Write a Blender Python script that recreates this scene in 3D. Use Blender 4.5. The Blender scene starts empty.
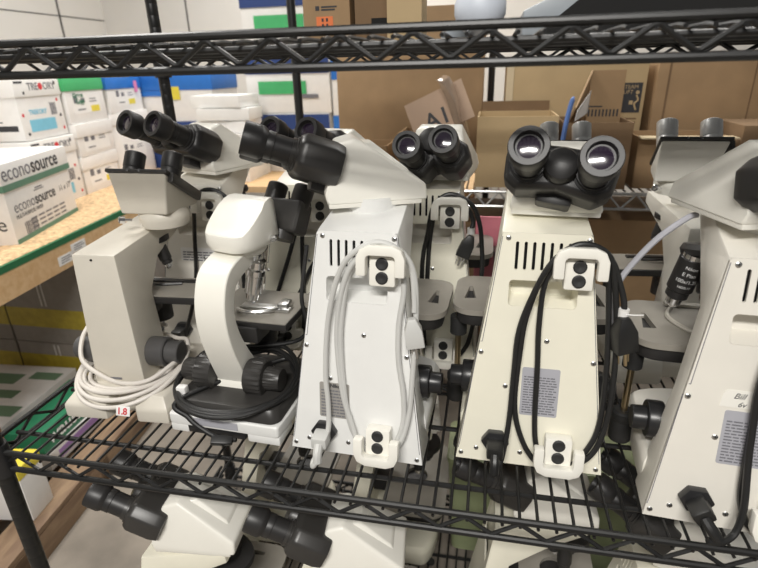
import bpy, bmesh, math, random
from mathutils import Matrix, Vector, Euler
random.seed(7)
SC = bpy.context.scene
COL = SC.collection
PI = math.pi
R = math.radians

# ------------------------------------------------------------------ materials
def mat(name, col, rough=.5, metal=0., noise=.04, nscale=30., bump=0., coat=0., spec=.5, alpha=None):
    m = bpy.data.materials.new(name); m.use_nodes = True
    nt = m.node_tree; b = nt.nodes['Principled BSDF']
    tc = nt.nodes.new('ShaderNodeTexCoord'); n = nt.nodes.new('ShaderNodeTexNoise')
    n.inputs['Scale'].default_value = nscale; n.inputs['Detail'].default_value = 4
    nt.links.new(tc.outputs['Object'], n.inputs['Vector'])
    r = nt.nodes.new('ShaderNodeValToRGB')
    lo = [max(0, c * (1 - noise)) for c in col]; hi = [min(1, c * (1 + noise)) for c in col]
    r.color_ramp.elements[0].color = (*lo, 1); r.color_ramp.elements[1].color = (*hi, 1)
    r.color_ramp.elements[0].position = .3; r.color_ramp.elements[1].position = .7
    nt.links.new(n.outputs['Fac'], r.inputs['Fac']); nt.links.new(r.outputs['Color'], b.inputs['Base Color'])
    b.inputs['Roughness'].default_value = rough; b.inputs['Metallic'].default_value = metal
    b.inputs['Coat Weight'].default_value = coat; b.inputs['Specular IOR Level'].default_value = spec
    if bump:
        bp = nt.nodes.new('ShaderNodeBump'); bp.inputs['Strength'].default_value = bump; bp.inputs['Distance'].default_value = .002
        nt.links.new(n.outputs['Fac'], bp.inputs['Height']); nt.links.new(bp.outputs['Normal'], b.inputs['Normal'])
    return m

def mat_wood(name, c1, c2, scale=(2, 18, 18), rough=.65):
    m = bpy.data.materials.new(name); m.use_nodes = True
    nt = m.node_tree; b = nt.nodes['Principled BSDF']
    tc = nt.nodes.new('ShaderNodeTexCoord'); mp = nt.nodes.new('ShaderNodeMapping'); mp.inputs['Scale'].default_value = scale
    n = nt.nodes.new('ShaderNodeTexNoise'); n.inputs['Scale'].default_value = 2.2; n.inputs['Detail'].default_value = 6; n.inputs['Distortion'].default_value = .6
    nt.links.new(tc.outputs['Object'], mp.inputs['Vector']); nt.links.new(mp.outputs['Vector'], n.inputs['Vector'])
    r = nt.nodes.new('ShaderNodeValToRGB'); r.color_ramp.elements[0].color = (*c1, 1); r.color_ramp.elements[1].color = (*c2, 1)
    r.color_ramp.elements[0].position = .35; r.color_ramp.elements[1].position = .65
    nt.links.new(n.outputs['Fac'], r.inputs['Fac']); nt.links.new(r.outputs['Color'], b.inputs['Base Color'])
    b.inputs['Roughness'].default_value = rough
    return m

M = {}
M['cream'] = mat('cream_enamel', (.84, .81, .68), .32, noise=.015)
M['cool'] = mat('cool_white_enamel', (.80, .80, .78), .32, noise=.015)
M['warm'] = mat('warm_white_enamel', (.78, .75, .68), .34, noise=.015)
M['beige'] = mat('aged_beige_enamel', (.66, .62, .54), .36, noise=.02)
M['deck'] = mat('grey_beige_enamel', (.52, .49, .43), .35, noise=.03)
M['head'] = mat('white_plastic', (.84, .82, .75), .3, noise=.01)
M['stage'] = mat('stage_grey_beige', (.29, .27, .235), .4, noise=.05)
M['black'] = mat('black_plastic', (.016, .016, .017), .32, noise=.1)
M['satin'] = mat('satin_black_metal', (.022, .021, .021), .42, noise=.1)
M['rubber'] = mat('black_rubber', (.02, .02, .02), .6, noise=.1)
M['darkgrey'] = mat('dark_grey_plastic', (.036, .034, .032), .36, noise=.08)
M['knob'] = mat('grey_knob_plastic', (.075, .073, .073), .35, noise=.06)
M['chrome'] = mat('chrome', (.75, .75, .76), .16, 1., noise=.03)
M['steel'] = mat('brushed_steel', (.62, .62, .61), .3, 1., noise=.08, nscale=90)
M['silver'] = mat('silver_anodised_metal', (.66, .66, .65), .38, .55, noise=.04)
M['brass'] = mat('brass_rod', (.55, .44, .28), .28, 1., noise=.05)
M['lens'] = mat('coated_lens_glass', (.016, .008, .022), .14, noise=.1, coat=1., spec=1.)
M['wire'] = mat('black_epoxy_wire', (.010, .010, .010), .40, noise=.1)
M['slot'] = mat('dark_interior', (.008, .008, .008), .9)  # paints the shade inside vents and cover; also screw slots, a label
M['greycord'] = mat('grey_cord_vinyl', (.56, .56, .54), .42, noise=.02)
M['whitecord'] = mat('off_white_cord_vinyl', (.66, .62, .57), .42, noise=.02)
M['blackcord'] = mat('black_cord_vinyl', (.014, .014, .014), .4, noise=.08)
M['label_grey'] = mat('grey_label_foil', (.42, .42, .46), .4, noise=.03)
M['label_tan'] = mat('silver_label_foil', (.36, .345, .32), .4, .2, noise=.03)
M['ink'] = mat('dark_print_ink', (.035, .035, .04), .6)
M['inkgrey'] = mat('grey_print_ink', (.17, .17, .19), .6)
M['white_ink'] = mat('white_print_ink', (.85, .85, .85), .5)
M['red'] = mat('red_print_ink', (.62, .03, .04), .5)
M['paper'] = mat('white_paper', (.83, .82, .80), .6, noise=.02)
M['tape'] = mat('white_tape', (.85, .83, .77), .5, noise=.02)
M['cart_white'] = mat('white_carton', (.80, .785, .765), .6, noise=.03)
M['cart_grey'] = mat('grey_white_carton', (.62, .60, .58), .65, noise=.04)
M['green'] = mat('green_carton_print', (.015, .16, .075), .5)
M['green_band'] = mat('grey_green_print', (.10, .23, .16), .5)
M['green_lid'] = mat('bright_green_carton', (.06, .42, .15), .5)
M['blue'] = mat('blue_carton_print', (.02, .16, .55), .5)
M['blue_strip'] = mat('dull_blue_plastic_strip', (.10, .19, .46), .45)
M['navy'] = mat('navy_carton_print', (.02, .05, .19), .5)
M['cyan'] = mat('pale_blue_label', (.20, .52, .68), .5)
M['yellow'] = mat('yellow_sticker', (.75, .62, .06), .5)
M['yellow_tape'] = mat('yellow_packing_tape', (.42, .33, .04), .35, noise=.15)
M['orange'] = mat('orange_label', (.80, .20, .06), .5)
M['pink'] = mat('pink_sticker', (.80, .25, .45), .5)
M['purple'] = mat('purple_print', (.30, .18, .42), .5)
M['kraft'] = mat('kraft_cardboard', (.36, .235, .125), .75, noise=.08, nscale=14)
M['kraft_light'] = mat('light_kraft_cardboard', (.50, .37, .205), .75, noise=.06, nscale=10)
M['kraft_dark'] = mat('dark_kraft_cardboard', (.20, .125, .065), .75, noise=.08, nscale=14)
M['kraft_pink'] = mat('pinkish_cardboard', (.44, .31, .22), .7, noise=.05, nscale=14)
M['cream_tape'] = mat('cream_carton_tape', (.72, .60, .40), .4, noise=.03)
M['chip'] = mat('particle_board', (.60, .41, .23), .7, noise=.42, nscale=75)
M['pine'] = mat_wood('pine_board', (.60, .38, .19), (.68, .47, .26))
M['pallet'] = mat_wood('pallet_wood', (.17, .105, .065), (.28, .19, .115), (14, 3, 14))
M['post_wood'] = mat_wood('brown_wood', (.22, .10, .05), (.30, .15, .08), (14, 14, 2))
M['edge_green'] = mat('green_edge_paint', (.02, .15, .06), .5)
M['wall'] = mat('white_wall_paint', (.74, .71, .66), .7, noise=.03, nscale=3)
M['seam'] = mat('dark_panel_seam', (.06, .055, .05), .8)
M['seam_light'] = mat('grey_panel_seam', (.42, .40, .37), .8)
M['concrete'] = mat('concrete_floor', (.235, .205, .17), .75, noise=.25, nscale=6, bump=.2)
M['grey_tray'] = mat('blue_grey_plastic', (.30, .33, .36), .4, noise=.03)
M['ball'] = mat('pale_grey_plastic', (.56, .60, .67), .45, noise=.05)
M['olive'] = mat('olive_green_plastic', (.30, .34, .19), .45, noise=.08)
M['pinkbox'] = mat('pink_carton', (.70, .22, .28), .5, noise=.04)
M['grey_cart'] = mat('grey_brown_carton', (.26, .235, .21), .7, noise=.08)
M['camo'] = mat('pale_green_print', (.12, .20, .12), .6)
M['clearfilm'] = mat('brown_wrap_film', (.30, .22, .16), .15, noise=.2, nscale=8, coat=.6)

# ------------------------------------------------------------------ mesh builder
class MB:
    def __init__(s): s.bm = bmesh.new()
    def add(s, verts, faces, mtx=None, mi=0, bevel=0., seg=2, ang=32, smooth_n=False):
        b = bmesh.new(); vs = [b.verts.new(v) for v in verts]
        for f in faces:
            try: b.faces.new([vs[i] for i in f])
            except ValueError: pass
        s.merge(b, mtx, mi, bevel, seg, ang); return s
    def merge(s, b, mtx=None, mi=0, bevel=0., seg=2, ang=32):
        bmesh.ops.recalc_face_normals(b, faces=b.faces)
        if bevel:
            es = [e for e in b.edges if len(e.link_faces) == 2 and e.calc_face_angle(0) > R(ang)]
            bmesh.ops.bevel(b, geom=es, offset=bevel, segments=seg, profile=.6, affect='EDGES', clamp_overlap=True)
        for f in b.faces: f.material_index = mi
        if mtx is not None: bmesh.ops.transform(b, matrix=mtx, verts=b.verts)
        me = bpy.data.meshes.new('t'); b.to_mesh(me); b.free(); s.bm.from_mesh(me); bpy.data.meshes.remove(me)
    def box(s, c, d, mtx=None, mi=0, bevel=0., seg=2):
        x, y, z = [v / 2 for v in d]; V = [(c[0] + i * x, c[1] + j * y, c[2] + k * z) for i in (-1, 1) for j in (-1, 1) for k in (-1, 1)]
        return s.add(V, [(0, 1, 3, 2), (4, 6, 7, 5), (0, 4, 5, 1), (2, 3, 7, 6), (0, 2, 6, 4), (1, 5, 7, 3)], mtx, mi, bevel, seg)
    def loft(s, rings, mtx=None, mi=0, bevel=0., seg=2, caps=(True, True), ang=32):
        n = len(rings[0]); V = [p for r in rings for p in r]; F = []
        for k in range(len(rings) - 1):
            for i in range(n):
                j = (i + 1) % n; F.append((k * n + i, k * n + j, (k + 1) * n + j, (k + 1) * n + i))
        if caps[0]: F.append(tuple(range(n - 1, -1, -1)))
        if caps[1]: F.append(tuple((len(rings) - 1) * n + i for i in range(n)))
        return s.add(V, F, mtx, mi, bevel, seg, ang)
    def prism(s, poly, h0, h1, plane='xy', mtx=None, mi=0, bevel=0., seg=2, ang=32):
        f = {'xy': lambda u, v, h: (u, v, h), 'xz': lambda u, v, h: (u, h, v), 'yz': lambda u, v, h: (h, u, v)}[plane]
        return s.loft([[f(u, v, h0) for u, v in poly], [f(u, v, h1) for u, v in poly]], mtx, mi, bevel, seg, ang=ang)
    def lathe(s, prof, n=24, mtx=None, mi=0, rib=None):
        rings = []
        for r, z in prof:
            rings.append([((r * (1 - (rib[1] if (rib and i % 2 and rib[2] <= z <= rib[3]) else 0))) * math.cos(2 * PI * i / n), (r * (1 - (rib[1] if (rib and i % 2 and rib[2] <= z <= rib[3]) else 0))) * math.sin(2 * PI * i / n), z) for i in range(n)])
        return s.loft(rings, mtx, mi)
    def cyl(s, r, z0, z1, mtx=None, mi=0, n=24, bevel=0.):
        return s.loft([[(r * math.cos(2 * PI * i / n), r * math.sin(2 * PI * i / n), z) for i in range(n)] for z in (z0, z1)], mtx, mi, bevel, 2, ang=50)
    def rod(s, a, b, r, n=8, mi=0):
        a = Vector(a); b = Vector(b); d = b - a
        return s.cyl(r, 0, d.length, Matrix.Translation(a) @ d.to_track_quat('Z', 'Y').to_matrix().to_4x4(), mi, n)
    def tube(s, pts, r, n=8, sub=6, mi=0, smooth=True, mtx=None):
        P = [Vector(p) for p in pts]
        if smooth and len(P) > 2:
            Q = []
            for i in range(len(P) - 1):
                p0 = P[max(i - 1, 0)]; p1 = P[i]; p2 = P[i + 1]; p3 = P[min(i + 2, len(P) - 1)]
                for k in range(sub):
                    t = k / sub
                    Q.append(.5 * ((2 * p1) + (p2 - p0) * t + (2 * p0 - 5 * p1 + 4 * p2 - p3) * t * t + (3 * p1 - p0 - 3 * p2 + p3) * t ** 3))
            Q.append(P[-1]); P = Q
        T = [(P[min(i + 1, len(P) - 1)] - P[max(i - 1, 0)]).normalized() for i in range(len(P))]
        up = Vector((0, 0, 1)) if abs(T[0].z) < .9 else Vector((1, 0, 0))
        N = T[0].cross(up).normalized(); rings = []
        for i, p in enumerate(P):
            N = (N - T[i] * N.dot(T[i])).normalized(); B = T[i].cross(N)
            rings.append([tuple(p + (N * math.cos(2 * PI * k / n) + B * math.sin(2 * PI * k / n)) * r) for k in range(n)])
        return s.loft(rings, mtx, mi)
    def mesh(s, name, mats, smooth=35):
        me = bpy.data.meshes.new(name)
        s.bm.to_mesh(me); s.bm.free()
        for m in (mats if isinstance(mats, (list, tuple)) else [mats]): me.materials.append(m)
        for p in me.polygons: p.use_smooth = True
        me.set_sharp_from_angle(angle=R(smooth))
        return me

CACHE = {}
def obj(name, me, parent=None, loc=None, rot=None):
    o = bpy.data.objects.new(name, me); COL.objects.link(o); o.parent = parent
    if loc: o.location = loc
    if rot: o.rotation_euler = rot
    return o
def part(name, fn, mats, parent=None, key=None, loc=None, rot=None):
    """fn(MB) fills the builder; meshes with the same key are shared."""
    if key is not None and key in CACHE: me = CACHE[key]
    else:
        b = MB(); fn(b); me = b.mesh(name, mats)
        if key is not None: CACHE[key] = me
    return obj(name, me, parent, loc, rot)
def tag(o, label, cat, group=None):
    o['label'] = label; o['category'] = cat
    if group: o['group'] = group
    return o
def thing(name, label, cat, loc=(0, 0, 0), rz=0., group=None):
    o = bpy.data.objects.new(name, None); COL.objects.link(o); o.empty_display_size = .05
    o.location = loc; o.rotation_euler = (0, 0, rz); return tag(o, label, cat, group)
def struct(name, fn, m):
    o = part(name, fn, m); o['kind'] = 'structure'; return o
def text(name, s, size, m, parent, mtx, align='LEFT', depth=.0002, sx=1., shear=0., bold=0.):
    cu = bpy.data.curves.new(name, 'FONT'); cu.body = s; cu.size = size; cu.extrude = depth; cu.align_x = align; cu.shear = shear; cu.offset = bold
    t = bpy.data.objects.new('tmp', cu); COL.objects.link(t); bpy.context.view_layer.update()
    me = bpy.data.meshes.new_from_object(t.evaluated_get(bpy.context.evaluated_depsgraph_get()))
    bpy.data.objects.remove(t); bpy.data.curves.remove(cu)
    me.transform(Matrix.Diagonal((sx, 1, 1, 1))); me.materials.clear(); me.materials.append(m)
    o = obj(name, me, parent); o.matrix_local = mtx; return o
# frames for print on faces: text x runs along u, text y along v, n outward
def frame(o, u, v):
    u = Vector(u).normalized(); v = Vector(v); v = (v - u * v.dot(u)).normalized(); n = u.cross(v)
    m = Matrix((u, v, n)).transposed().to_4x4(); m.translation = Vector(o); return m

def rrect(x0, x1, y0, y1, r, n=5):
    P = []
    for cx, cy, a0 in ((x1 - r, y0 + r, -90), (x1 - r, y1 - r, 0), (x0 + r, y1 - r, 90), (x0 + r, y0 + r, 180)):
        for k in range(n + 1):
            a = R(a0 + 90 * k / n); P.append((cx + r * math.cos(a), cy + r * math.sin(a)))
    return P
def plate_with_holes(outer, holes, h0, h1, plane='xy', mp=None):
    """flat plate with real holes; mp maps (u,v,h)->xyz"""
    f = mp or {'xy': lambda u, v, h: (u, v, h), 'xz': lambda u, v, h: (u, h, v)}[plane]
    b = bmesh.new()
    for loop in [outer] + holes:
        vs = [b.verts.new((u, v, 0)) for u, v in loop]
        for i in range(len(vs)): b.edges.new((vs[i], vs[(i + 1) % len(vs)]))
    bmesh.ops.triangle_fill(b, edges=b.edges[:], use_beauty=True, use_dissolve=False, normal=(0, 0, 1))
    g = bmesh.ops.extrude_face_region(b, geom=b.faces[:])
    ex = set(v for v in g['geom'] if isinstance(v, bmesh.types.BMVert))
    for v in b.verts:
        v.co = Vector(f(v.co.x, v.co.y, h1 if v in ex else h0))
    return b

# ------------------------------------------------------------------ camera
cam = bpy.data.cameras.new('camera'); cam.sensor_width = 36; cam.lens = 524 / 758 * 36; cam.clip_start = .02
co = bpy.data.objects.new('camera', cam); COL.objects.link(co); SC.camera = co
yaw, pit, rol = R(11.91), R(22.434), R(1.544)
fw = Vector((-math.sin(yaw) * math.cos(pit), math.cos(yaw) * math.cos(pit), -math.sin(pit)))
rt = Vector((math.cos(yaw), math.sin(yaw), 0)); dn = fw.cross(rt)
r2 = rt * math.cos(rol) + dn * math.sin(rol); d2 = -rt * math.sin(rol) + dn * math.cos(rol)
mw = Matrix((r2, -d2, -fw)).transposed().to_4x4(); mw.translation = (0, 0, 1.30); co.matrix_world = mw
cam.dof.use_dof = True; cam.dof.focus_distance = .85; cam.dof.aperture_fstop = 5.0

# ------------------------------------------------------------------ room
struct('floor', lambda b: b.box((-.6, 1.6, -.02), (6.4, 7.2, .04)), M['concrete'])
struct('wall_back', lambda b: b.box((-.3, 4.05, 1.5), (5.6, .1, 3.0)), M['wall'])
struct('wall_left', lambda b: b.box((-3.0, 1.55, 1.5), (.1, 4.9, 3.0)), M['wall'])
def seams(b):
    b.box((-2.245, 3.9985, 1.9), (.010, .004, 1.9))
struct('trim_1', seams, M['seam'])
def seams2(b):
    b.box((-2.9485, 2.6, 1.685), (.004, 2.8, .006)); b.box((-2.9485, 3.54, 1.9), (.004, .014, 1.9))
struct('trim_2', seams2, M['seam'])

# ------------------------------------------------------------------ black wire rack
RX0, RX1, RY0, RY1 = -.815, .73, .580, 1.275
DECKS = (.051, .700, 1.333)
rack = thing('wire_shelving_rack', 'tall black wire shelving rack holding the microscopes', 'shelving rack', (0, 0, 0))
RR, ZR = .0050, .0031
def zig(b, a, c, n, zt, zb, ph=0):
    a = Vector(a); c = Vector(c); pts = []
    for i in range(n + 1):
        p = a.lerp(c, i / n); k = .14 / n
        z = zt if (i + ph) % 2 == 0 else zb
        for t in (-k * .5, k * .5):
            q = a.lerp(c, min(1, max(0, i / n + t))); pts.append((q.x, q.y, z))
    b.tube(pts, ZR, 6, 1, smooth=False)
for zt in DECKS:
    zr = zt + .0035; zb = zr - .0345
    def deck(b):
        n0 = -35
        x = .0475 + n0 * .0247
        while x < RX1 - .005:
            if x > RX0 + .005:
                b.tube([(x, RY0 - .0035, zt - .0045), (x, RY0 + .02, zt - .0024), (x, RY1, zt - .0024)], .0024, 6, 1, smooth=False)
            x += .0247
        for y in (.645, .785, .925, 1.065):
            b.rod((RX0 - .015, y, zt - .009), (RX1 + .015, y, zt - .009), .0042, 8)
    sh = part('shelf_deck', deck, M['wire'], rack)
    def mid(b):
        b.rod((RX0 - .015, .925, zt - .030), (RX1 + .015, .925, zt - .030), .0038, 8)
        zig(b, (RX0 + .012, .925, 0), (RX1 - .012, .925, 0), 46, zt - .011, zt - .028)
    part('middle_truss', mid, M['wire'], sh)
    for ya in (RY0, RY1):
        def tr(b):
            b.rod((RX0, ya, zr), (RX1, ya, zr), RR, 10); b.rod((RX0, ya, zb), (RX1, ya, zb), RR, 10)
            zig(b, (RX0 + .012, ya, 0), (RX1 - .012, ya, 0), 40, zr - .006, zb + .006, 1)
        part('truss', tr, M['wire'], sh)
    for xa in (RX0 - .02, RX1 + .02):
        def tr(b):
            b.rod((xa, RY0, zr), (xa, RY1, zr), RR, 10); b.rod((xa, RY0, zb), (xa, RY1, zb), RR, 10)
            zig(b, (xa, RY0 + .012, 0), (xa, RY1 - .012, 0), 14, zr - .005, zb + .005)
        part('truss', tr, M['wire'], sh)
    for xa, ya in ((-.805, RY0), (RX1 - .01, RY0), (-.805, RY1), (RX1 - .01, RY1)):
        def collar(b):
            b.lathe([(.0135, zb - .012), (.0205, zb - .012), (.0185, zr + .010), (.0175, zr + .014), (.0142, zr + .014)], 20, Matrix.Translation((xa, ya, 0)))
        part('collar', collar, M['black'], sh)
for xa, ya in ((-.805, RY0), (RX1 - .01, RY0), (-.805, RY1), (RX1 - .01, RY1)):
    def post(b):
        pr = [(.010, .002), (.0137, .004)]
        z = .03
        while z < 1.84:
            pr += [(.0137, z), (.01352, z + .0007), (.01352, z + .0013), (.0137, z + .002)]; z += .0254
        pr += [(.0137, 1.85), (.009, 1.856)]
        b.lathe(pr, 18)
        b.lathe([(.018, 0), (.018, .006), (.012, .010)], 16)
    part('post', post, M['wire'], rack, key='rack_post', loc=(xa, ya, 0))

ZS = DECKS[1]
# ------------------------------------------------------------------ microscope kit
LEAN = .149
def panel_bm(b):
    outer = [(-.113, .0015), (.113, .0015), (.0645, .370), (.061, .3735), (-.058, .3735), (-.0615, .370)]
    holes = [rrect(-.041 + i * .0122, -.0365 + i * .0122, .319, .361, .002, 2) for i in range(7)]
    holes.append(rrect(-.047, .051, .264, .304, .006, 4))
    bb = plate_with_holes(outer, holes, -.001, .003, mp=lambda u, v, h: (u, LEAN * v + h, v))
    b.merge(bb)
def tray_bm(b):
    o = rrect(-.047, .051, .264, .304, .006, 4); i = rrect(-.043, .047, .272, .301, .006, 4)
    b.loft([[(u, LEAN * v + .002, v) for u, v in o], [(u, LEAN * v + .030, v) for u, v in i]], caps=(False, True))
def seam_bm(b):
    for pts in ([(-.0605, .368), (-.081, .205), (-.0835, .205)], [(-.0875, .19), (-.1075, .03), (-.1095, .02)], [(.0635, .368), (.108, .02)]):
        for p, q in zip(pts, pts[1:]):
            b.rod((p[0], LEAN * p[1] - .0009, p[1]), (q[0], LEAN * q[1] - .0009, q[1]), .0006, 6)
def column_bm(b):
    prof = [(.002, .0015), (.0575, .3735), (.232, .414), (.235, .386), (.160, .348), (.088, .292), (.066, .18), (.066, .0015)]
    hw = lambda i, z: .1135 - .0502 * (z - .004) / .3695 if i not in (2, 3) else .056
    V = []
    for sgn in (-1, 1):
        for i, (y, z) in enumerate(prof):
            x = sgn * hw(i, z) + (.0015 if z > .2 else 0); V.append((x, y, z))
    n = len(prof); F = []
    for i in range(1, n): F.append((i, (i + 1) % n, (i + 1) % n + n, i + n))
    # open towards the rear cover; side walls as fans of quads
    for o_ in (0, n):
        for q in ((0, 1, 5), (0, 5, 6), (0, 6, 7), (1, 4, 5), (1, 2, 4), (2, 3, 4)): F.append(tuple(o_ + k for k in q))
    b.add(V, F, bevel=.004, ang=40)
def base_bm(b):
    pl = [(-.112, .05), (.112, .05), (.112, .215)] + [(.112 * math.cos(a) , .215 + .04 * math.sin(a)) for a in [R(t) for t in range(15, 180, 15)]] + [(-.112, .215)]
    ring = lambda z, k: [(x * k, .16 + (y - .16) * k, z) for x, y in pl]
    b.loft([ring(.006, .98), ring(.05, 1), ring(.066, .93)], bevel=.006, ang=25)
def foot_bm(b): b.lathe([(.010, 0), (.011, .002), (.011, .0065)], 14)
def fieldlens_bm(b):
    b.lathe([(.040, .064), (.040, .072), (.033, .078), (.033, .092), (.026, .094)], 28); b.cyl(.025, .092, .0955, mi=1, n=24)
def screw_bm(b):
    b.lathe([(.0038, 0), (.0038, .0012), (.0028, .0019), (.0001, .0021)], 12)
    b.box((0, 0, .0021), (.0042, .0008, .0004), mi=1); b.box((0, 0, .0021), (.0008, .0042, .0004), mi=1)
def hook_bm(up):
    def f(b):
        s = 1 if up else -1
        b.box((0, -.010, -.006 if up else 0), (.040, .022, .052), bevel=.004)                      # mounting block
        # U shaped cord lip standing off the block
        pts = [(-.029, -.028, -.014 * s)] + [(-.029 + .012 * (1 - math.cos(t)), -.028, s * (.012 + .012 * math.sin(t))) for t in (0, R(45), R(90))]
        pts += [(.029 - .012 * (1 - math.cos(t)), -.028, s * (.012 + .012 * math.sin(t))) for t in (R(90), R(45), 0)] + [(.029, -.028, -.014 * s)]
        rings = []
        for i, p in enumerate(pts):
            c = Vector(p); q0 = Vector(pts[max(i - 1, 0)]); q1 = Vector(pts[min(i + 1, len(pts) - 1)]); t = (q1 - q0).normalized()
            nrm = Vector((-t.z, 0, t.x)); w = .0075
            rings.append([tuple(c + nrm * w + Vector((0, -.008, 0))), tuple(c - nrm * w + Vector((0, -.008, 0))), tuple(c - nrm * w + Vector((0, .008, 0))), tuple(c + nrm * w + Vector((0, .008, 0)))])
        b.loft(rings, bevel=.003)
        b.box((0, -.020, .022 * s), (.034, .022, .010), bevel=.002)
    return f
def bumper_bm(b): b.lathe([(.0095, 0), (.0095, .002), (.0075, .0032), (.0025, .0026), (.0001, .002)], 18)
def inlet_bm(b):
    hexa = [(.022 * math.cos(R(60 * i)), .019 * math.sin(R(60 * i))) for i in range(6)]
    b.prism(hexa, -.012, .002, 'xz', bevel=.002)
def stage_bm(b):
    outer = rrect(-.137, .137, .115, .275, .035, 6)
    tri = lambda s: [(s * .118, .165), (s * .098, .168), (s * .106, .222), (s * .112, .222)][::(1 if s > 0 else -1)]
    circ = [(.030 * math.cos(R(20 * i)), .19 + .030 * math.sin(R(20 * i))) for i in range(18)]
    b.merge(plate_with_holes(outer, [tri(1), tri(-1), circ], .206, .216))
    b.prism(rrect(-.130, .130, .120, .268, .03, 5), .184, .2055, mi=1, bevel=.003)
    b.box((0, .105, .195), (.07, .06, .03), mi=1, bevel=.003)
def clip_bm(b):
    b.tube([(-.06, .255, .2185), (-.075, .21, .2185), (-.055, .165, .2185), (-.03, .16, .2185)], .0035, 6)
    b.box((-.03, .262, .219), (.08, .012, .005), bevel=.001)
def drive_rod_bm(b):
    b.cyl(.0055, .06, .19, Matrix.Translation((-.126, .155, 0)), n=14)
def drive_knob_bm(b):
    m = Matrix.Translation((-.126, .155, 0))
    b.lathe([(.0165, .012), (.018, .014), (.018, .046), (.0165, .048), (.0165, .052), (.018, .054), (.018, .066), (.014, .069), (.006, .069)], 26, m, rib=(0, .06, .013, .047))
def condenser_bm(b): b.lathe([(.018, .12), (.030, .125), (.030, .150), (.036, .153), (.036, .168), (.022, .175), (.022, .1845)], 28, Matrix.Translation((0, .19, 0)))
def knob_bm(b):
    # axis along +x from 0: coarse then fine
    m = Matrix.Rotation(R(90), 4, 'Y')
    b.lathe([(.016, 0), (.016, .008), (.027, .010), (.028, .012), (.028, .030), (.0265, .032), (.018, .033), (.0175, .050), (.0165, .052), (.0001, .0525)], 36, m, rib=(0, .035, .011, .031))
def nose_bm(b):
    m = Matrix.Translation((0, .205, .342)) @ Matrix.Rotation(R(-14), 4, 'X')
    b.lathe([(.022, .034), (.022, .004), (.048, .002), (.052, -.006), (.050, -.014), (.036, -.020), (.0001, -.022)], 30, m)
def objective_bm(mi_body):
    def f(b):
        b.lathe([(.0125, 0), (.0125, -.006)], 20, mi=1)
        b.lathe([(.0145, -.006), (.0145, -.046), (.0125, -.048), (.0125, -.056), (.0105, -.058)], 24, mi=mi_body)
        b.lathe([(.0090, -.058), (.0085, -.066), (.0050, -.070), (.0001, -.070)], 20, mi=1)
    return f
def collar_bm(b): b.lathe([(.046, .376), (.047, .380), (.047, .409)], 32, Matrix.Translation((0, .16, 0)))
# heads: origin at the bottom of the head, front = +y
def head_bm(b):
    prof = [(-.088, .0, .066), (.072, .0, .066), (.076, .016, .066), (.050, .090, .046), (.020, .098, .042), (-.088, .024, .060)]
    b.loft([[(-w, y, z) for y, z, w in prof], [(w, y, z) for y, z, w in prof]], bevel=.006, seg=3, ang=18)
    b.loft([[(-.038, -.078, .020), (.038, -.078, .020), (.026, .012, .088), (-.026, .012, .088)],
            [(-.026, -.064, .0445), (.026, -.064, .0445), (.018, -.008, .0885), (-.018, -.008, .0885)]], bevel=.003, seg=3, ang=15)
    b.box((0, -.004, .000), (.128, .150, .012), bevel=.003)
ELEV = R(26)
def axm(e): return Matrix.Translation((0, .055, .046)) @ Matrix.Rotation(e, 4, 'X') @ Matrix.Rotation(R(-90), 4, 'X')
AX = axm(ELEV)   # local z = eyepiece axis, y = down
def eye_pos(fold): return .043 * math.sin(fold), .043 * math.cos(fold)
def bino_bm(fold):
    def f(b):
        ex, ev = eye_pos(fold)
        for s in (-1, 1):
            d = Vector((s * ex, ev)); L = d.length; a = math.atan2(d.y, d.x)
            m = AX @ Matrix.Rotation(a, 4, 'Z')
            oct_ = [(-.012, -.030), (L + .014, -.034), (L + .032, -.018), (L + .032, .018), (L + .014, .034), (-.012, .030)]
            b.loft([[(u * .96, v * .92, -.004) for u, v in oct_], [(u, v, .012) for u, v in oct_], [(u, v, .058) for u, v in oct_], [(L + (u - L) * .82, v * .82, .067) for u, v in oct_]], m, bevel=.004, ang=20)
            b.lathe([(.0255, .062), (.0255, .069), (.0225, .070), (.0225, .076)], 26, AX @ Matrix.Translation((s * ex, ev, 0)))
        b.lathe([(.024, -.012), (.0245, .074), (.021, .081), (.012, .085), (.0001, .086)], 28, AX)
        b.box((0, .030, .010), (.05, .03, .045), AX, bevel=.006)
    return f
def eyepiece_bm(b):
    b.lathe([(.0205, 0), (.0205, .030), (.0216, .031), (.0216, .041), (.0210, .042), (.0250, .048), (.0257, .051), (.0260, .074), (.0246, .0775), (.0185, .0775), (.0165, .070)], 32)
    b.lathe([(.0001, .0715), (.010, .071), (.0167, .0695)], 28, mi=1)
def dioptre_bm(b): b.lathe([(.0208, .012), (.0215, .013), (.0215, .020), (.0208, .021)], 32, rib=(0, .05, .012, .021))

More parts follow.
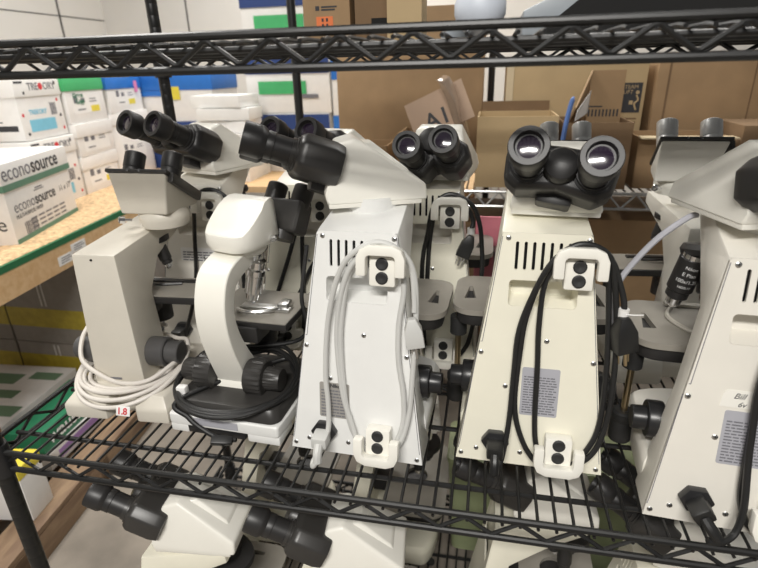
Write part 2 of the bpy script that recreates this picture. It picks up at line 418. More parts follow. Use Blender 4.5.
SCREWS = [(-.052, .366), (.060, .366), (.014, .213), (.083, .184), (-.082, .188), (-.042, .135), (-.105, .012), (-.081, .023), (-.012, .024), (.104, .010)]
def put_head(sc, cy, z, hyaw, elev, hmat, fold, tubes='satin', roll=0., cx=0.):
    h = part('head', head_bm, hmat, sc, key=('head', hmat.name), loc=(cx, cy, z), rot=(0, 0, hyaw))
    bi = part('binocular_body', bino_bm(fold), M[tubes], h, key=('bino', round(fold, 3), tubes))
    RO = axm(elev) @ Matrix.Rotation(roll, 4, 'Z') @ AX.inverted(); bi.matrix_local = RO
    ex, ev = eye_pos(fold)
    for s in (-1, 1):
        e = part('eyepiece', eyepiece_bm, [M['satin'], M['lens']], h, key='eyepiece')
        e.matrix_local = RO @ AX @ Matrix.Translation((s * ex, ev, .072))
    return h
def microscope(label, x, y, z, rz, mpanel, mbody, hyaw=PI, hmat='head', head_y=.16, fold=R(92), kind=0, lowhook=(.043, .040), full=True, head=True, group=None, tubes='satin', roll=0., head_x=0., stage_sx=1., knobs=(-1, 1), nose_x=0., head_z=0., elev=ELEV, drive=True, obj_s=1.):
    sc = thing('microscope', label, 'microscope', (x, y, z), rz, group)
    pm = M[mpanel]; bm_ = M[mbody]
    part('rear_panel', panel_bm, pm, sc, key=('panel', mpanel))
    part('column', column_bm, bm_, sc, key=('column', mbody))
    part('base', base_bm, bm_, sc, key=('base', mbody))
    for fx, fy in ((-.095, .02), (.095, .02), (-.09, .24), (.09, .24)):
        part('foot', foot_bm, M['rubber'], sc, key='foot', loc=(fx, fy, 0))
    part('stage', stage_bm, [M['stage'], M['satin']], sc, key='stage').scale = (stage_sx, 1, 1)
    part('head_collar', collar_bm, pm, sc, key=('collar', mpanel))
    part('condenser', condenser_bm, M['satin'], sc, key='cond')
    for s in knobs:
        part('focus_knob', knob_bm, M['black'], sc, key='knob', loc=(s * .080, .082, .108), rot=(0, 0, 0 if s > 0 else PI))
    n = part('nosepiece', nose_bm, M['satin'], sc, key='nose', loc=(nose_x, 0, 0))
    for k, (ox, oy, tx, ty, mi) in enumerate(((-.034, .19, -10, 6, 0), (.030, .20, 14, 0, 0), (0, .235, 0, -20, 0), (0, .172, 0, 14, 0))):
        o = part('objective', objective_bm(0), [M['satin'], M['chrome']], n, key='objective')
        o.matrix_local = Matrix.Translation((ox, oy, .333)) @ Matrix.Rotation(R(-tx), 4, 'Y') @ Matrix.Rotation(R(ty), 4, 'X') @ Matrix.Scale(obj_s, 4)
        if k == 0: sc_obj = o
    if drive:
        part('stage_drive', drive_rod_bm, M['brass'], sc, key='drod')
        part('stage_knob', drive_knob_bm, M['rubber'], sc, key='dknob')
        part('rod_housing', lambda b: b.lathe([(.006, .150), (.015, .152), (.015, .185)], 20, Matrix.Translation((-.126, .155, 0))), M['rubber'], sc, key='dhous')
    if full:
        part('grip_recess', tray_bm, bm_, sc, key=('tray', mbody))
        part('vent_shade_plate', lambda b: b.box((-.002, LEAN * .34 + .012, .34), (.092, .004, .055)), M['slot'], sc, key='ventshade')  # near-black plate added behind the slots, painting the shade inside the column
        part('panel_seam', seam_bm, M['inkgrey'], sc, key='pseam')
        part('slide_clip', clip_bm, M['deck'], sc, key='clip')
        part('field_lens', fieldlens_bm, [M['satin'], M['lens']], sc, key='flens', loc=(0, .19, 0))
        for sx, sz in SCREWS:
            part('screw', screw_bm, [M['steel'], M['slot']], sc, key='screw', loc=(sx, LEAN * sz - .001, sz), rot=(R(90) - math.atan(LEAN), 0, 0))
        for (hx, hz), up in (((.047, .330), True), (lowhook, False)):
            h = part('cord_hook', hook_bm(up), M['head'], sc, key=('hook', up), loc=(hx, LEAN * hz - .002, hz), rot=(-math.atan(LEAN), 0, 0))
            for dz in (-.0105, .0105):
                part('rubber_bumper', bumper_bm, M['rubber'], h, key='bumper', loc=(0, -.0205, dz - (.008 if up else -.005)), rot=(R(90), 0, 0))
        part('power_inlet', inlet_bm, M['black'], sc, key='inlet', loc=(-.052, LEAN * .042 - .001, .042), rot=(-math.atan(LEAN), 0, 0))
    if head: put_head(sc, head_y, .408 + head_z, hyaw, elev, M[hmat], fold, tubes, roll, head_x)
    return sc, sc_obj
def panel_label(sc, x0, x1, z0, z1, m, rows, big=None, bigz=0):
    mm = frame((x0, LEAN * z0 - .0012, z0), (1, 0, 0), (0, LEAN, 1)); w = x1 - x0; h = z1 - z0
    o = part('label', lambda b: b.prism(rrect(0, w, 0, h, .003, 3), -.0001, .0004), m, sc); o.matrix_local = mm
    rnd = random.Random(int(x0 * 1e5) + rows)
    def lines(b):
        for k in range(rows):
            v = h * (.06 + .80 * k / rows); u = w * .06
            while u < w * .88:
                l = w * rnd.uniform(.05, .2); l = min(l, w * .94 - u)
                b.box((u + l / 2, v, .0006), (l, h / rows * .34, .0003)); u += l + w * .025
    q = part('label_print', lines, M['inkgrey'], o)
    if big:
        text('lettering', big, h * .14, M['ink'], o, Matrix.Translation((w * .36, h * .87, .0006)), bold=.0003)
    return o

# cords -------------------------------------------------------------
def wp(fr, p):
    """point (x, z, stand-off) on a rear panel -> world"""
    x, z, off = p; ly = LEAN * max(z, 0) - off; c, s = math.cos(fr[2]), math.sin(fr[2])
    return (fr[0] + c * x - s * ly, fr[1] + s * x + c * ly, .70 + z)
def plug3(b, mi_pin=1):
    # body hangs down -z, pins below
    b.loft([[(-.006, -.006, .030), (.006, -.006, .030), (.006, .006, .030), (-.006, .006, .030)], [(-.013, -.011, .012), (.013, -.011, .012), (.013, .011, .012), (-.013, .011, .012)], [(-.014, -.012, -.016), (.014, -.012, -.016), (.014, .012, -.016), (-.014, .012, -.016)]], bevel=.002)
    for sx in (-.0065, .0065): b.box((sx, .002, -.025), (.0016, .0065, .019), mi=mi_pin)
    b.cyl(.0024, -.036, -.015, Matrix.Translation((0, -.005, 0)), mi=mi_pin, n=10)
def iec_plug(b):
    # plugs into the panel towards +y, strain relief bends down
    b.box((0, -.018, 0), (.026, .030, .020), bevel=.004)
    b.tube([(0, -.030, -.002), (0, -.040, -.012), (0, -.044, -.026)], .0075, 10)
def cord_thing(label, pts, r, mc, group=None):
    c = thing('power_cord', label, 'power cord', pts[0], 0, group)
    o = Vector(pts[0])
    part('cord', lambda b: b.tube([Vector(p) - o for p in pts], r, 10, 8), mc, c)
    return c, o

# ------------------------------------------------------------------ middle shelf, front row
FD = (.087, .700, -.021); FC = (-.191, .677, -.046); FE = (.356, .619, -.075)
D, _ = microscope('cream microscope with black cord and eyepieces facing the viewer', FD[0], FD[1], ZS, FD[2], 'cream', 'cream', hyaw=PI - R(4), hmat='head', head_y=.165, fold=R(84), roll=-R(8), head_x=.018, head_z=-.013)
panel_label(D, -.018, .038, .090, .170, M['label_grey'], 15)
Cs, _ = microscope('cool white microscope with grey cord looped over both rear hooks', FC[0], FC[1], ZS, FC[2], 'cool', 'cool', hyaw=R(114), hmat='head', head_y=.180, head_x=-.014, roll=R(13), elev=R(20), head_z=-.006, drive=False, stage_sx=.95,  tubes='darkgrey', knobs=(1,))
panel_label(Cs, -.061, -.010, .066, .128, M['label_tan'], 9, 'Nikon')
Es, Eob = microscope('off-white microscope with taped note on rear panel at right edge', FE[0], FE[1], ZS, FE[2], 'warm', 'warm', hyaw=R(-160), hmat='head', head_y=.165, head_x=-.014, elev=R(14), nose_x=-.026, obj_s=1.3)
panel_label(Es, -.036, .030, .098, .176, M['label_grey'], 14)
tp = part('paper_note', lambda b: b.prism([(0, 0), (.05, 0), (.05, .024), (.006, .024), (.002, .018)], -.0001, .0005), M['tape'], Es)
tp.matrix_local = frame((-.044, LEAN * .180 - .0013, .180), (1, 0, 0), (0, LEAN, 1))
text('handwriting', 'Bill', .011, M['ink'], tp, Matrix.Translation((.014, .0125, .0006)), shear=.4)
text('handwriting', '6v', .010, M['ink'], tp, Matrix.Translation((.020, .0015, .0006)), shear=.4)
# print on the objective beside the right-hand scope
for s, sz, dz in (('Nikon', .0055, -.016), ('E Plan', .0062, -.0245), ('100x/1.25', .0062, -.0330), ('160/0.17', .0042, -.0400)):
    t = text('lettering', s, sz, M['white_ink'], Eob, Matrix(), 'CENTER', depth=.0)
    for v in t.data.vertices:                     # wrapped onto the barrel
        a = v.co.x / .0147 - R(95); v.co = Vector((.01475 * math.cos(a), .01475 * math.sin(a), dz + v.co.y))

# cord of D
o1 = .010
p = [(-.052, .018, .044), (-.050, .008, .040), (-.040, .026, .022), (-.033, .083, .012), (-.031, .164, .010), (-.028, .232, .012), (-.010, .298, .020), (.012, .345, .026), (.046, .368, .024), (.084, .352, .018), (.098, .305, .012), (.108, .240, .008), (.112, .169, .008), (.110, .101, .008), (.098, .050, .010), (.074, .024, .014), (.045, .008, .015), (.012, .020, .013), (-.012, .055, .010), (-.026, .110, .008), (-.024, .20, .010), (-.018, .26, .014), (.004, .325, .016), (.046, .357, .013), (.082, .340, .010), (.092, .29, .008), (.101, .18, .006), (.100, .09, .006), (.085, .045, .009), (.060, .014, .010), (.030, .018, .014), (.013, .04, .009), (.006, .085, .008), (.003, .175, .008), (0, .242, .010), (.004, .310, .013), (.028, .351, .018), (.056, .361, .019), (.088, .345, .015), (.104, .310, .012), (.112, .285, .012), (.114, .262, .013)]
cD, oD = cord_thing('black power cord looped over hooks of the cream microscope, plug at right', [wp(FD, q) for q in p], .0042, M['blackcord'])
pl = part('plug', lambda b: plug3(b), [M['blackcord'], M['brass']], cD); pl.location = Vector(wp(FD, (.117, .232, .014))) - oD; pl.scale = (1.15, 1.15, 1.15); pl.rotation_euler = (0, R(-8), R(20))
part('cable_tie', lambda b: (b.cyl(.0075, -.006, .006, n=16), b.tube([(0, -.006, 0), (.012, -.009, .001), (.024, -.009, .002)], .001, 6)), M['paper'], cD).location = Vector(wp(FD, (.113, .270, .0125))) - oD
cc = part('connector', iec_plug, M['blackcord'], cD); cc.location = Vector(wp(FD, (-.052, .042, .008))) - oD
# cord of C
p = [(-.050, .018, .048), (-.058, .007, .047), (-.060, .010, .036), (-.046, .030, .022), (-.042, .060, .013), (-.043, .100, .011), (-.047, .150, .010), (-.041, .237, .012), (-.020, .315, .022), (.006, .352, .027), (.043, .368, .025), (.078, .350, .018), (.093, .315, .010), (.097, .25, .008), (.094, .16, .007), (.090, .09, .008), (.076, .04, .012), (.046, .006, .014), (.014, .022, .013), (-.004, .066, .009), (-.018, .110, .008), (-.026, .170, .008), (-.027, .229, .010), (-.015, .296, .016), (.006, .338, .019), (.043, .357, .013), (.070, .335, .012), (.078, .295, .010), (.071, .238, .008), (.072, .180, .008), (.081, .123, .008), (.080, .069, .009), (.058, .022, .013), (.036, .012, .009), (.004, .04, .008), (-.012, .085, .007), (-.021, .17, .007), (-.020, .24, .009), (-.004, .32, .013), (.03, .352, .018), (.07, .355, .016), (.088, .328, .011), (.094, .285, .011), (.095, .262, .012)]
cC, oC = cord_thing('grey power cord looped over hooks of the cool white microscope', [wp(FC, q) for q in p], .0043, M['greycord'])
pl = part('plug', lambda b: plug3(b), [M['greycord'], M['steel']], cC); pl.location = Vector(wp(FC, (.096, .226, .014))) - oC; pl.rotation_euler = (0, R(-8), R(10))
cc = part('connector', iec_plug, M['greycord'], cC); cc.location = Vector(wp(FC, (-.052, .042, .008))) - oC
# cord of E
p = [(-.045, .018, .048), (-.036, .016, .046), (-.024, .013, .040), (-.008, .022, .030), (-.002, .055, .024), (-.004, .109, .016), (-.006, .147, .014), (-.008, .227, .014), (.006, .310, .022), (.040, .366, .025), (.082, .345, .016), (.10, .24, .008), (.102, .12, .008), (.086, .045, .010), (.046, .008, .014), (.014, .020, .013), (.002, .045, .009), (-.004, .09, .010), (-.004, .20, .010), (.012, .31, .011), (.046, .357, .013), (.075, .33, .010), (.085, .24, .008)]
cE, oE = cord_thing('black power cord plugged into the taped off-white microscope at right edge', [wp(FE, q) for q in p], .0046, M['blackcord'])
cc = part('connector', iec_plug, M['blackcord'], cE); cc.location = Vector(wp(FE, (-.052, .042, .008))) - oE; cc.rotation_euler = (0, R(-38), 0)

# ------------------------------------------------------------------ older microscopes with a box head
def up_head(sc, tubemat, ipd, hmat, mx, my, mz, hyaw, full=True, tube_len=.040):
    INC = math.atan2(.068, .113)
    def box(b):
        L = [(-.060, -.046, 0), (-.062, -.058, .080), (-.046, .055, .012), (-.046, .046, 0)]
        Q = [(.036, -.046, 0), (.056, -.058, .080), (.050, .055, .012), (.044, .046, 0)]
        b.loft([L, Q], bevel=.004, seg=3, ang=25)
        b.lathe([(.044, -.030), (.048, -.016), (.048, -.006), (.040, .006)], 30)
    h = part('head', box, hmat, sc, key=('uphead', hmat.name), loc=(mx, my, mz), rot=(0, 0, hyaw))
    PM = Matrix.Translation((0, -.058, .080)) @ Matrix.Rotation(-INC, 4, 'X')
    def plate(b):
        b.prism([(-.065, -.003), (.060, -.003), (.054, .126), (-.050, .126)], .0005, .007, mtx=PM, bevel=.0015)
        b.loft([[(.056, .010, -.012), (.066, .010, -.012), (.066, .010, .006), (.056, .010, .006)], [(.050, .118, -.012), (.060, .118, -.012), (.060, .118, .006), (.050, .118, .006)]], PM, bevel=.002)
    pl = part('head_plate', plate, M['darkgrey'], h, key='upplate')
    for sx in (-.012, .012):
        q = part('set_screw', lambda b: b.cyl(.0025, 0, .001, n=10), M['chrome'], pl, key='setscrew'); q.matrix_local = PM @ Matrix.Translation((sx - .006, -.0032, .0038)) @ Matrix.Rotation(R(90), 4, 'X')
    for s in (-1, 1):
        t = part('eyepiece', lambda b: b.lathe([(.0185, 0), (.0185, tube_len * .35), (.0175, tube_len * .37), (.0190, tube_len * .42), (.0190, tube_len), (.0165, tube_len + .002), (.0160, tube_len - .006), (.0001, tube_len - .007)], 28), M[tubemat], h, key=('uptube', tubemat, tube_len))
        t.matrix_local = PM @ Matrix.Translation((s * ipd / 2 - .002, .042, .006))
    part('thumb_screw', lambda b: b.lathe([(.003, 0), (.003, .012), (.007, .013), (.007, .022), (.005, .024)], 12), M['chrome'], sc, key='thumb', loc=(mx - .048, my - .035, mz - .014), rot=(R(80), 0, R(-50)))
    return h
def old_scope(label, x, y, rz, bodym, tubemat, ipd, hyaw, colx=0., group=None, hx=0., hy=.20, tube_len=.04, hz=.346):
    sc = thing('microscope', label, 'microscope', (x, y, ZS), rz, group); m = M[bodym]
    def base(b):
        pl = [(-.115, .0), (-.030, .0), (-.022, .03), (.022, .03), (.030, .0), (.094, .0), (.094, .20), (.07, .235), (-.09, .235), (-.115, .20)]
        b.loft([[(u, v, .004) for u, v in pl], [(u, v, .032) for u, v in pl], [(u * .86, .12 + (v - .12) * .86, .052) for u, v in pl]], bevel=.005, ang=25)
    part('base', base, m, sc, key=('obase', bodym))
    for fx, fy in ((-.09, .02), (.075, .02), (-.08, .2), (.065, .2)): part('foot', foot_bm, M['rubber'], sc, key='foot', loc=(fx, fy, 0))
    def col(b):
        V = []
        for s in (-1, 1):
            for (v, z, w) in ((.052, .030, .052), (.060, .309, .0415), (.305, .326, .041), (.308, .300, .041), (.195, .262, .038), (.150, .205, .040), (.150, .030, .050)):
                V.append((colx + s * w, v, z))
        n = 7; F = [(i, (i + 1) % n, (i + 1) % n + n, i + n) for i in range(n)] + [tuple(range(n)), tuple(range(2 * n - 1, n - 1, -1))]
        b.add(V, F, bevel=.004, seg=2)
    part('column', col, m, sc, key=('ocol', bodym, colx))
    part('cover_screw', lambda b: b.cyl(.002, 0, .002, n=8), M['slot'], sc, key='csc', loc=(colx - .004, .0595, .300), rot=(R(90), 0, 0))
    def kn(b):
        b.lathe([(.018, 0), (.028, .002), (.029, .004), (.029, .036), (.027, .038), (.022, .038), (.022, .062), (.0205, .064), (.0001, .0645)], 32, Matrix.Rotation(R(90), 4, 'Y'))
    for s in (-1, 1): part('focus_knob', kn, M['knob'], sc, key='okn', loc=(colx + s * .045, .100, .098), rot=(0, 0, 0 if s > 0 else PI))
    def st(b):
        b.prism(rrect(-.115, .115, .150, .255, .008, 3), .176, .190, bevel=.002)
        b.box((colx, .165, .165), (.06, .05, .03), bevel=.002)
        b.box((.02, .23, .193), (.15, .012, .005)); b.tube([(-.03, .21, .194), (.0, .20, .197), (.04, .215, .194)], .003, 6)
        b.cyl(.026, .11, .176, Matrix.Translation((colx, .222, 0)))
    part('stage', st, M['satin'], sc, key=('ostage', colx))
    part('stage_top', lambda b: b.prism(rrect(-.112, .112, .153, .252, .007, 3), .190, .1915), M['stage'], sc, key='ostop')
    part('stage_knob', lambda b: b.lathe([(.010, 0), (.016, .002), (.016, .03), (.012, .034), (.012, .05)], 20), M['satin'], sc, key='ostk', loc=(-.095, .18, .128))
    nz = part('nosepiece', lambda b: b.lathe([(.030, .0), (.044, -.004), (.044, -.014), (.030, -.020), (.0001, -.022)], 26), M['satin'], sc, key='onose', loc=(colx, .225, .298))
    for ox, oy, tx, ty in ((-.024, 0, -14, 0), (.024, .0, 16, 0), (0, -.022, 0, 14)):
        o = part('objective', objective_bm(0), [M['satin'], M['chrome']], nz, key='objective'); o.scale = (.8, .8, .8)
        o.matrix_local = Matrix.Translation((ox, oy, -.016)) @ Matrix.Rotation(R(-tx), 4, 'Y') @ Matrix.Rotation(R(ty), 4, 'X') @ Matrix.Scale(.85, 4)
    up_head(sc, tubemat, ipd, m, colx + hx, hy, hz, hyaw, tube_len=tube_len)
    return sc
A = old_scope('beige microscope at left front with white cord coiled around its column', -.640, .692, R(3), 'beige', 'satin', .080, R(-4), colx=-.027, hx=.063, hy=.205, hz=.356, tube_len=.046)
part('maker_plate', lambda b: b.box((0, 0, 0), (.024, .001, .004)), M['inkgrey'], A, loc=(-.034, .0515, .062))
I = old_scope('white microscope at rear right with two silver eyepiece tubes', .388, .975, R(4), 'head', 'silver', .078, R(-6), colx=.034, hx=-.026, hy=.18, tube_len=.050, hz=.380)
K = old_scope('white microscope hidden behind cream one, silver eyepiece tubes visible', .148, 1.000, R(2), 'head', 'silver', .064, 0, hx=.014, hy=.17, tube_len=.052, hz=.372)

# coiled white cord round A
cx, cy = -.675, .800
def coil(cx, cy, specs, n=28):
    P = []
    for (rx, ry, z0, dz, tilt, a0, a1, dx, dy) in specs:
        k = int(n * abs(a1 - a0) / 360)
        for i in range(k):
            a = R(a0 + (a1 - a0) * i / k); P.append((cx + dx + rx * math.cos(a), cy + dy + ry * math.sin(a), z0 + dz * i / k + tilt * math.sin(a)))
    return P
pts = [(-.742, .80, .860), (-.748, .765, .835), (-.738, .738, .800), (-.70, .728, .778), (-.65, .724, .765), (-.60, .735, .770), (-.57, .78, .785)]
pts += coil(-.672, .785, [(.078, .072, .7575, .002, 0, 0, -340, 0, 0), (.088, .083, .7585, .004, .000, 20, -335, 0, 0), (.096, .090, .766, -.004, .003, 25, -330, .002, 0), (.100, .0995, .771, -.004, .018, 30, -320, .004, 0), (.104, .106, .772, .0, .032, 40, -300, .006, 0)], 16)
cA, oA = cord_thing('off-white power cord coiled around the beige microscope column', pts, .0042, M['whitecord'])

lab = part('tag', lambda b: b.box((0, 0, 0), (.028, .0008, .018), bevel=.0002), M['paper'], cA); lab.location = Vector((-.622, .6785, .738)) - oA; lab.rotation_euler = (R(-20), 0, 0)
text('lettering', '1.8', .017, M['red'], lab, frame((-.012, -.0006, -.006), (1, 0, 0), (0, 0, 1)), bold=.0004)

# ------------------------------------------------------------------ B: curved arm student microscope
B = thing('microscope', 'small white curved-arm microscope with ribbed black focus knobs', 'microscope', (-.428, .676, ZS), R(-3))
def bbase(b):
    pl = [(-.105, .0), (.105, .0), (.108, .04), (.108, .17), (.085, .215), (-.085, .215), (-.108, .17), (-.108, .04)]
    b.loft([[(u, v, .020) for u, v in pl], [(u, v, .044) for u, v in pl]], bevel=.006, seg=3)
    for u0, u1 in ((-.106, -.070), (.045, .106)): b.box(((u0 + u1) / 2, .03, .013), (u1 - u0, .055, .018), bevel=.004)
    b.box((0, .17, .013), (.18, .08, .018), bevel=.004)
part('base', bbase, M['cool'], B)
part('base_cover', lambda b: b.loft([[(u, v, .0445) for u, v in rrect(-.106, .106, .002, .20, .02)], [(u * .92, .10 + (v - .10) * .9, .068) for u, v in rrect(-.106, .106, .002, .20, .02)]], bevel=.006, ang=25), M['darkgrey'], B)
part('base_recess', lambda b: b.box((-.015, .012, .017), (.112, .02, .022), bevel=.003), M['black'], B)
part('label', lambda b: b.box((-.012, -.0008, .034), (.085, .001, .014)), M['label_grey'], B)
for fx, fy in ((-.09, .025), (.09, .025), (-.08, .18), (.08, .18)): part('foot', foot_bm, M['rubber'], B, key='foot', loc=(fx, fy, 0))
def barm(b):
    path = [(.078, .055, .056, .031), (.056, .11, .044, .030), (.036, .17, .036, .029), (.030, .22, .033, .0285), (.038, .26, .034, .0285), (.058, .292, .036, .029), (.095, .307, .034, .030), (.145, .311, .028, .031), (.178, .311, .026, .030)]
    rings = []
    for i, (y, z, th, hw) in enumerate(path):
        q0 = path[max(i - 1, 0)]; q1 = path[min(i + 1, len(path) - 1)]
        t = Vector((q1[0] - q0[0], q1[1] - q0[1])).normalized(); nn = Vector((t.y, -t.x))   # nn points forward/inner
        a = (y, z); c = (y + nn.x * th, z + nn.y * th)
        rings.append([(-hw, a[0], a[1]), (hw, a[0], a[1]), (hw * .98, c[0], c[1]), (-hw * .98, c[0], c[1])])
    # subdivide smoothly
    R2 = []
    for i in range(len(rings) - 1):
        for k in range(4):
            t = k / 4; r = []
            for j in range(4):
                P = [Vector(rings[max(0, min(len(rings) - 1, i + d))][j]) for d in (-1, 0, 1, 2)]
                r.append(tuple(.5 * ((2 * P[1]) + (P[2] - P[0]) * t + (2 * P[0] - 5 * P[1] + 4 * P[2] - P[3]) * t * t + (P[3] - P[0] + 3 * P[1] - 3 * P[2]) * t ** 3)))
            R2.append(r)
    R2.append(rings[-1]); b.loft(R2, bevel=.004, seg=3, ang=45)
part('arm', barm, M['head'], B, loc=(-.010, 0, 0))
part('arm_foot', lambda b: b.loft([[(u, .06 + v, .060) for u, v in rrect(-.060, .060, 0, .075, .01)], [(u * .75, .07 + v * .8, .085) for u, v in rrect(-.060, .060, 0, .075, .01)]], bevel=.004), M['head'], B)
def rk(b):
    b.lathe([(.018, 0), (.032, .003), (.033, .005), (.033, .034), (.031, .036), (.021, .037), (.021, .064), (.0195, .066), (.0001, .0665)], 44, Matrix.Rotation(R(90), 4, 'Y'), rib=(0, .06, .004, .065))
for s in (-1, 1): part('focus_knob', rk, M['darkgrey'], B, key='rk', loc=(s * .030 - .010, .075, .090), rot=(0, 0, 0 if s > 0 else PI))
part('head_collar', lambda b: b.lathe([(.036, .300), (.041, .306), (.041, .317)], 30, Matrix.Translation((0, .15, 0))), M['head'], B)
def bhead(b):
    n = 14; hw = .050; Y0, Y1 = -.056, .060
    ys = [Y0 + (Y1 - Y0) * (1 - math.cos(PI * i / n)) / 2 for i in range(n + 1)]
    wx = lambda y: hw * max(0.0, 1 - abs((y - .002) / .0585) ** 3.2) ** (1 / 3.2) + .002
    zt_ = lambda y: min(.080, max(.030, .030 + (y + .044) * .050 / .064)) - max(0, (y - .040)) * .9
    V = []; F = []
    for y in ys:
        for sx in (-1, 1):
            V.append((sx * wx(y) * .90, y * .92, 0)); V.append((sx * wx(y), y, .012)); V.append((sx * wx(y) * (.97 if y < .01 else .90), y, zt_(y)))
    for i in range(n):
        o = 6 * i; q = 6 * (i + 1)
        F += [(o, q, q + 3, o + 3), (o + 2, o + 5, q + 5, q + 2), (o, o + 1, q + 1, q), (o + 1, o + 2, q + 2, q + 1), (o + 3, q + 3, q + 4, o + 4), (o + 4, q + 4, q + 5, o + 5)]
    F += [(0, 3, 4, 1), (1, 4, 5, 2), (6 * n, 6 * n + 1, 6 * n + 4, 6 * n + 3), (6 * n + 1, 6 * n + 2, 6 * n + 5, 6 * n + 4)]
    b.add(V, F, bevel=.0035, seg=2, ang=38)
hb = part('head', bhead, M['head'], B, loc=(0, .15, .315), rot=(0, 0, R(-14)))
def bb(b):
    m = Matrix.Translation((.026, .092, .030)) @ Matrix.Rotation(R(-30), 4, 'X')
    b.box((0, 0, 0), (.088, .044, .062), m, bevel=.010, seg=3); b.cyl(.026, -.045, -.028, m)
bx = part('binocular_body', bb, M['darkgrey'], hb)
for sx in (-.010, .052):
    t = part('eyepiece', lambda b: b.lathe([(.019, 0), (.019, .02), (.0195, .021), (.0195, .042), (.018, .044), (.0001, .040)], 26), M['darkgrey'], hb, key='beye')
    t.matrix_local = Matrix.Translation((sx, .100, .046)) @ Matrix.Rotation(R(-38), 4, 'X')
part('thumb_screw', lambda b: b.lathe([(.003, 0), (.003, .012), (.006, .013), (.006, .024), (.004, .026)], 12), M['chrome'], B, key='thumb2', loc=(.040, .155, .325), rot=(0, R(82), 0))
part('nosepiece', lambda b: b.lathe([(.026, .300), (.030, .294), (.030, .284), (.020, .280)], 26, Matrix.Translation((.0, .165, 0))), M['chrome'], B)
for ox, oy, tx, ty, sc_ in ((.024, .150, -14, 0, 1.32), (-.016, .175, 18, 0, .9), (.0, .19, 0, -20, .7)):
    o = part('objective', lambda b: (b.lathe([(.012, 0), (.012, -.010), (.0145, -.012), (.0145, -.020), (.0125, -.022), (.0125, -.048), (.010, -.050), (.009, -.060), (.005, -.064), (.0001, -.064)], 24)), M['chrome'], B, key='bobj')
    o.matrix_local = Matrix.Translation((ox, oy, .286)) @ Matrix.Rotation(R(-tx), 4, 'Y') @ Matrix.Rotation(R(ty), 4, 'X') @ Matrix.Scale(sc_, 4)
def bstage(b):
    b.box((.0, .185, .172), (.17, .145, .012), bevel=.002); b.box((0, .13, .155), (.06, .05, .03), bevel=.002); b.cyl(.024, .10, .166, Matrix.Translation((0, .19, 0)))
part('stage', bstage, M['satin'], B)
part('stage_top', lambda b: b.box((.0, .185, .1788), (.166, .141, .0014)), M['stage'], B)
part('slide_holder', lambda b: (b.box((.02, .17, .183), (.10, .022, .006), bevel=.001), b.tube([(-.03, .15, .184), (.0, .135, .188), (.035, .150, .186), (.05, .175, .184)], .004, 6), b.box((.055, .18, .188), (.02, .03, .012), bevel=.003)), M['steel'], B)
# coiled black cord on B's base
pts = coil(-.428, .752, [(.109, .092, .776, -.002, .002, 60, -280, -.002, 0), (.112, .099, .779, -.004, .006, 80, -290, 0, 0), (.110, .095, .785, -.006, .010, 70, -300, .001, 0), (.111, .103, .788, -.006, .016, 60, -250, 0, 0)], 16)
pts = pts + [(-.335, .845, .82), (-.3355, .87, .90), (-.335, .92, .985)]
pts = [(-.40, .668, .712), (-.425, .666, .712), (-.455, .668, .722), (-.487, .672, .745), (-.508, .69, .770)] + pts
cB, oB = cord_thing('black power cord coiled on the small curved-arm microscope base', pts, .0042, M['blackcord'])
part('cable_tie', lambda b: b.box((0, 0, 0), (.018, .014, .022), bevel=.003), M['paper'], cB).location = Vector((-.512, .705, .775)) - oB
part('connector', lambda b: b.loft([[(x * k, y * k, z) for x, y in rrect(-.008, .008, -.007, .007, .003)] for z, k in ((0, .8), (.012, 1.), (.036, 1.))], bevel=.002), M['blackcord'], cB, rot=(R(80), R(35), R(-80))).location = Vector((-.405, .664, .712)) - oB

# ------------------------------------------------------------------ middle shelf, rear row
FH = (-.114, .984, 0); FG = (-.385, 1.0, R(2)); FF = (-.628, .985, 0)
H, _ = microscope('cream microscope in rear row with black cord plug hanging down', FH[0], FH[1], ZS, FH[2], 'cream', 'warm', hyaw=PI - R(6), head_y=.135, fold=R(48), head_x=.022, head_z=-.013, roll=R(10), knobs=(1,))
panel_label(H, -.018, .038, .090, .170, M['label_grey'], 12)
G, _ = microscope('cream microscope in rear row behind the curved-arm and grey-corded ones', FG[0], FG[1], ZS, FG[2], 'cream', 'warm', hyaw=PI - R(20), head_y=.13, head_x=.080, head_z=-.022, lowhook=(-.035, .050), knobs=(1,), stage_sx=.92, drive=False)
F, _ = microscope('cream microscope in rear row behind the coiled beige one, eyepieces turned left', FF[0], FF[1], ZS, FF[2], 'warm', 'warm', hyaw=R(160), head_y=.14, head_x=.022, head_z=-.008, stage_sx=.74, knobs=(-1,))
panel_label(F, -.045, .05, .205, .235, M['paper'], 4)
p = [(-.052, .015, .044), (-.050, .006, .036), (-.030, .05, .018), (-.008, .12, .010), (-.006, .231, .011), (.003, .286, .014), (.015, .345, .024), (.046, .369, .024), (.086, .351, .018), (.103, .317, .010), (.111, .272, .008), (.114, .20, .008), (.10, .09, .009), (.085, .045, .009), (.046, .008, .014), (.012, .022, .013), (.0, .08, .008), (.004, .18, .008), (.008, .28, .009), (.020, .335, .015), (.046, .357, .013), (.080, .340, .012), (.092, .315, .010), (.090, .30, .012)]
cH, oH = cord_thing('black power cord looped over the rear cream microscope, three-pin plug dangling', [wp(FH, q) for q in p], .0046, M['blackcord'])
pl = part('plug', lambda b: plug3(b), [M['blackcord'], M['steel']], cH); pl.location = Vector(wp(FH, (.080, .262, .020))) - oH; pl.rotation_euler = (0, R(22), 0)
part('cable_tie', lambda b: b.cyl(.0075, -.006, .006, n=14), M['paper'], cH).location = Vector(wp(FH, (.089, .296, .012))) - oH
part('connector', iec_plug, M['blackcord'], cH).location = Vector(wp(FH, (-.052, .042, .008))) - oH
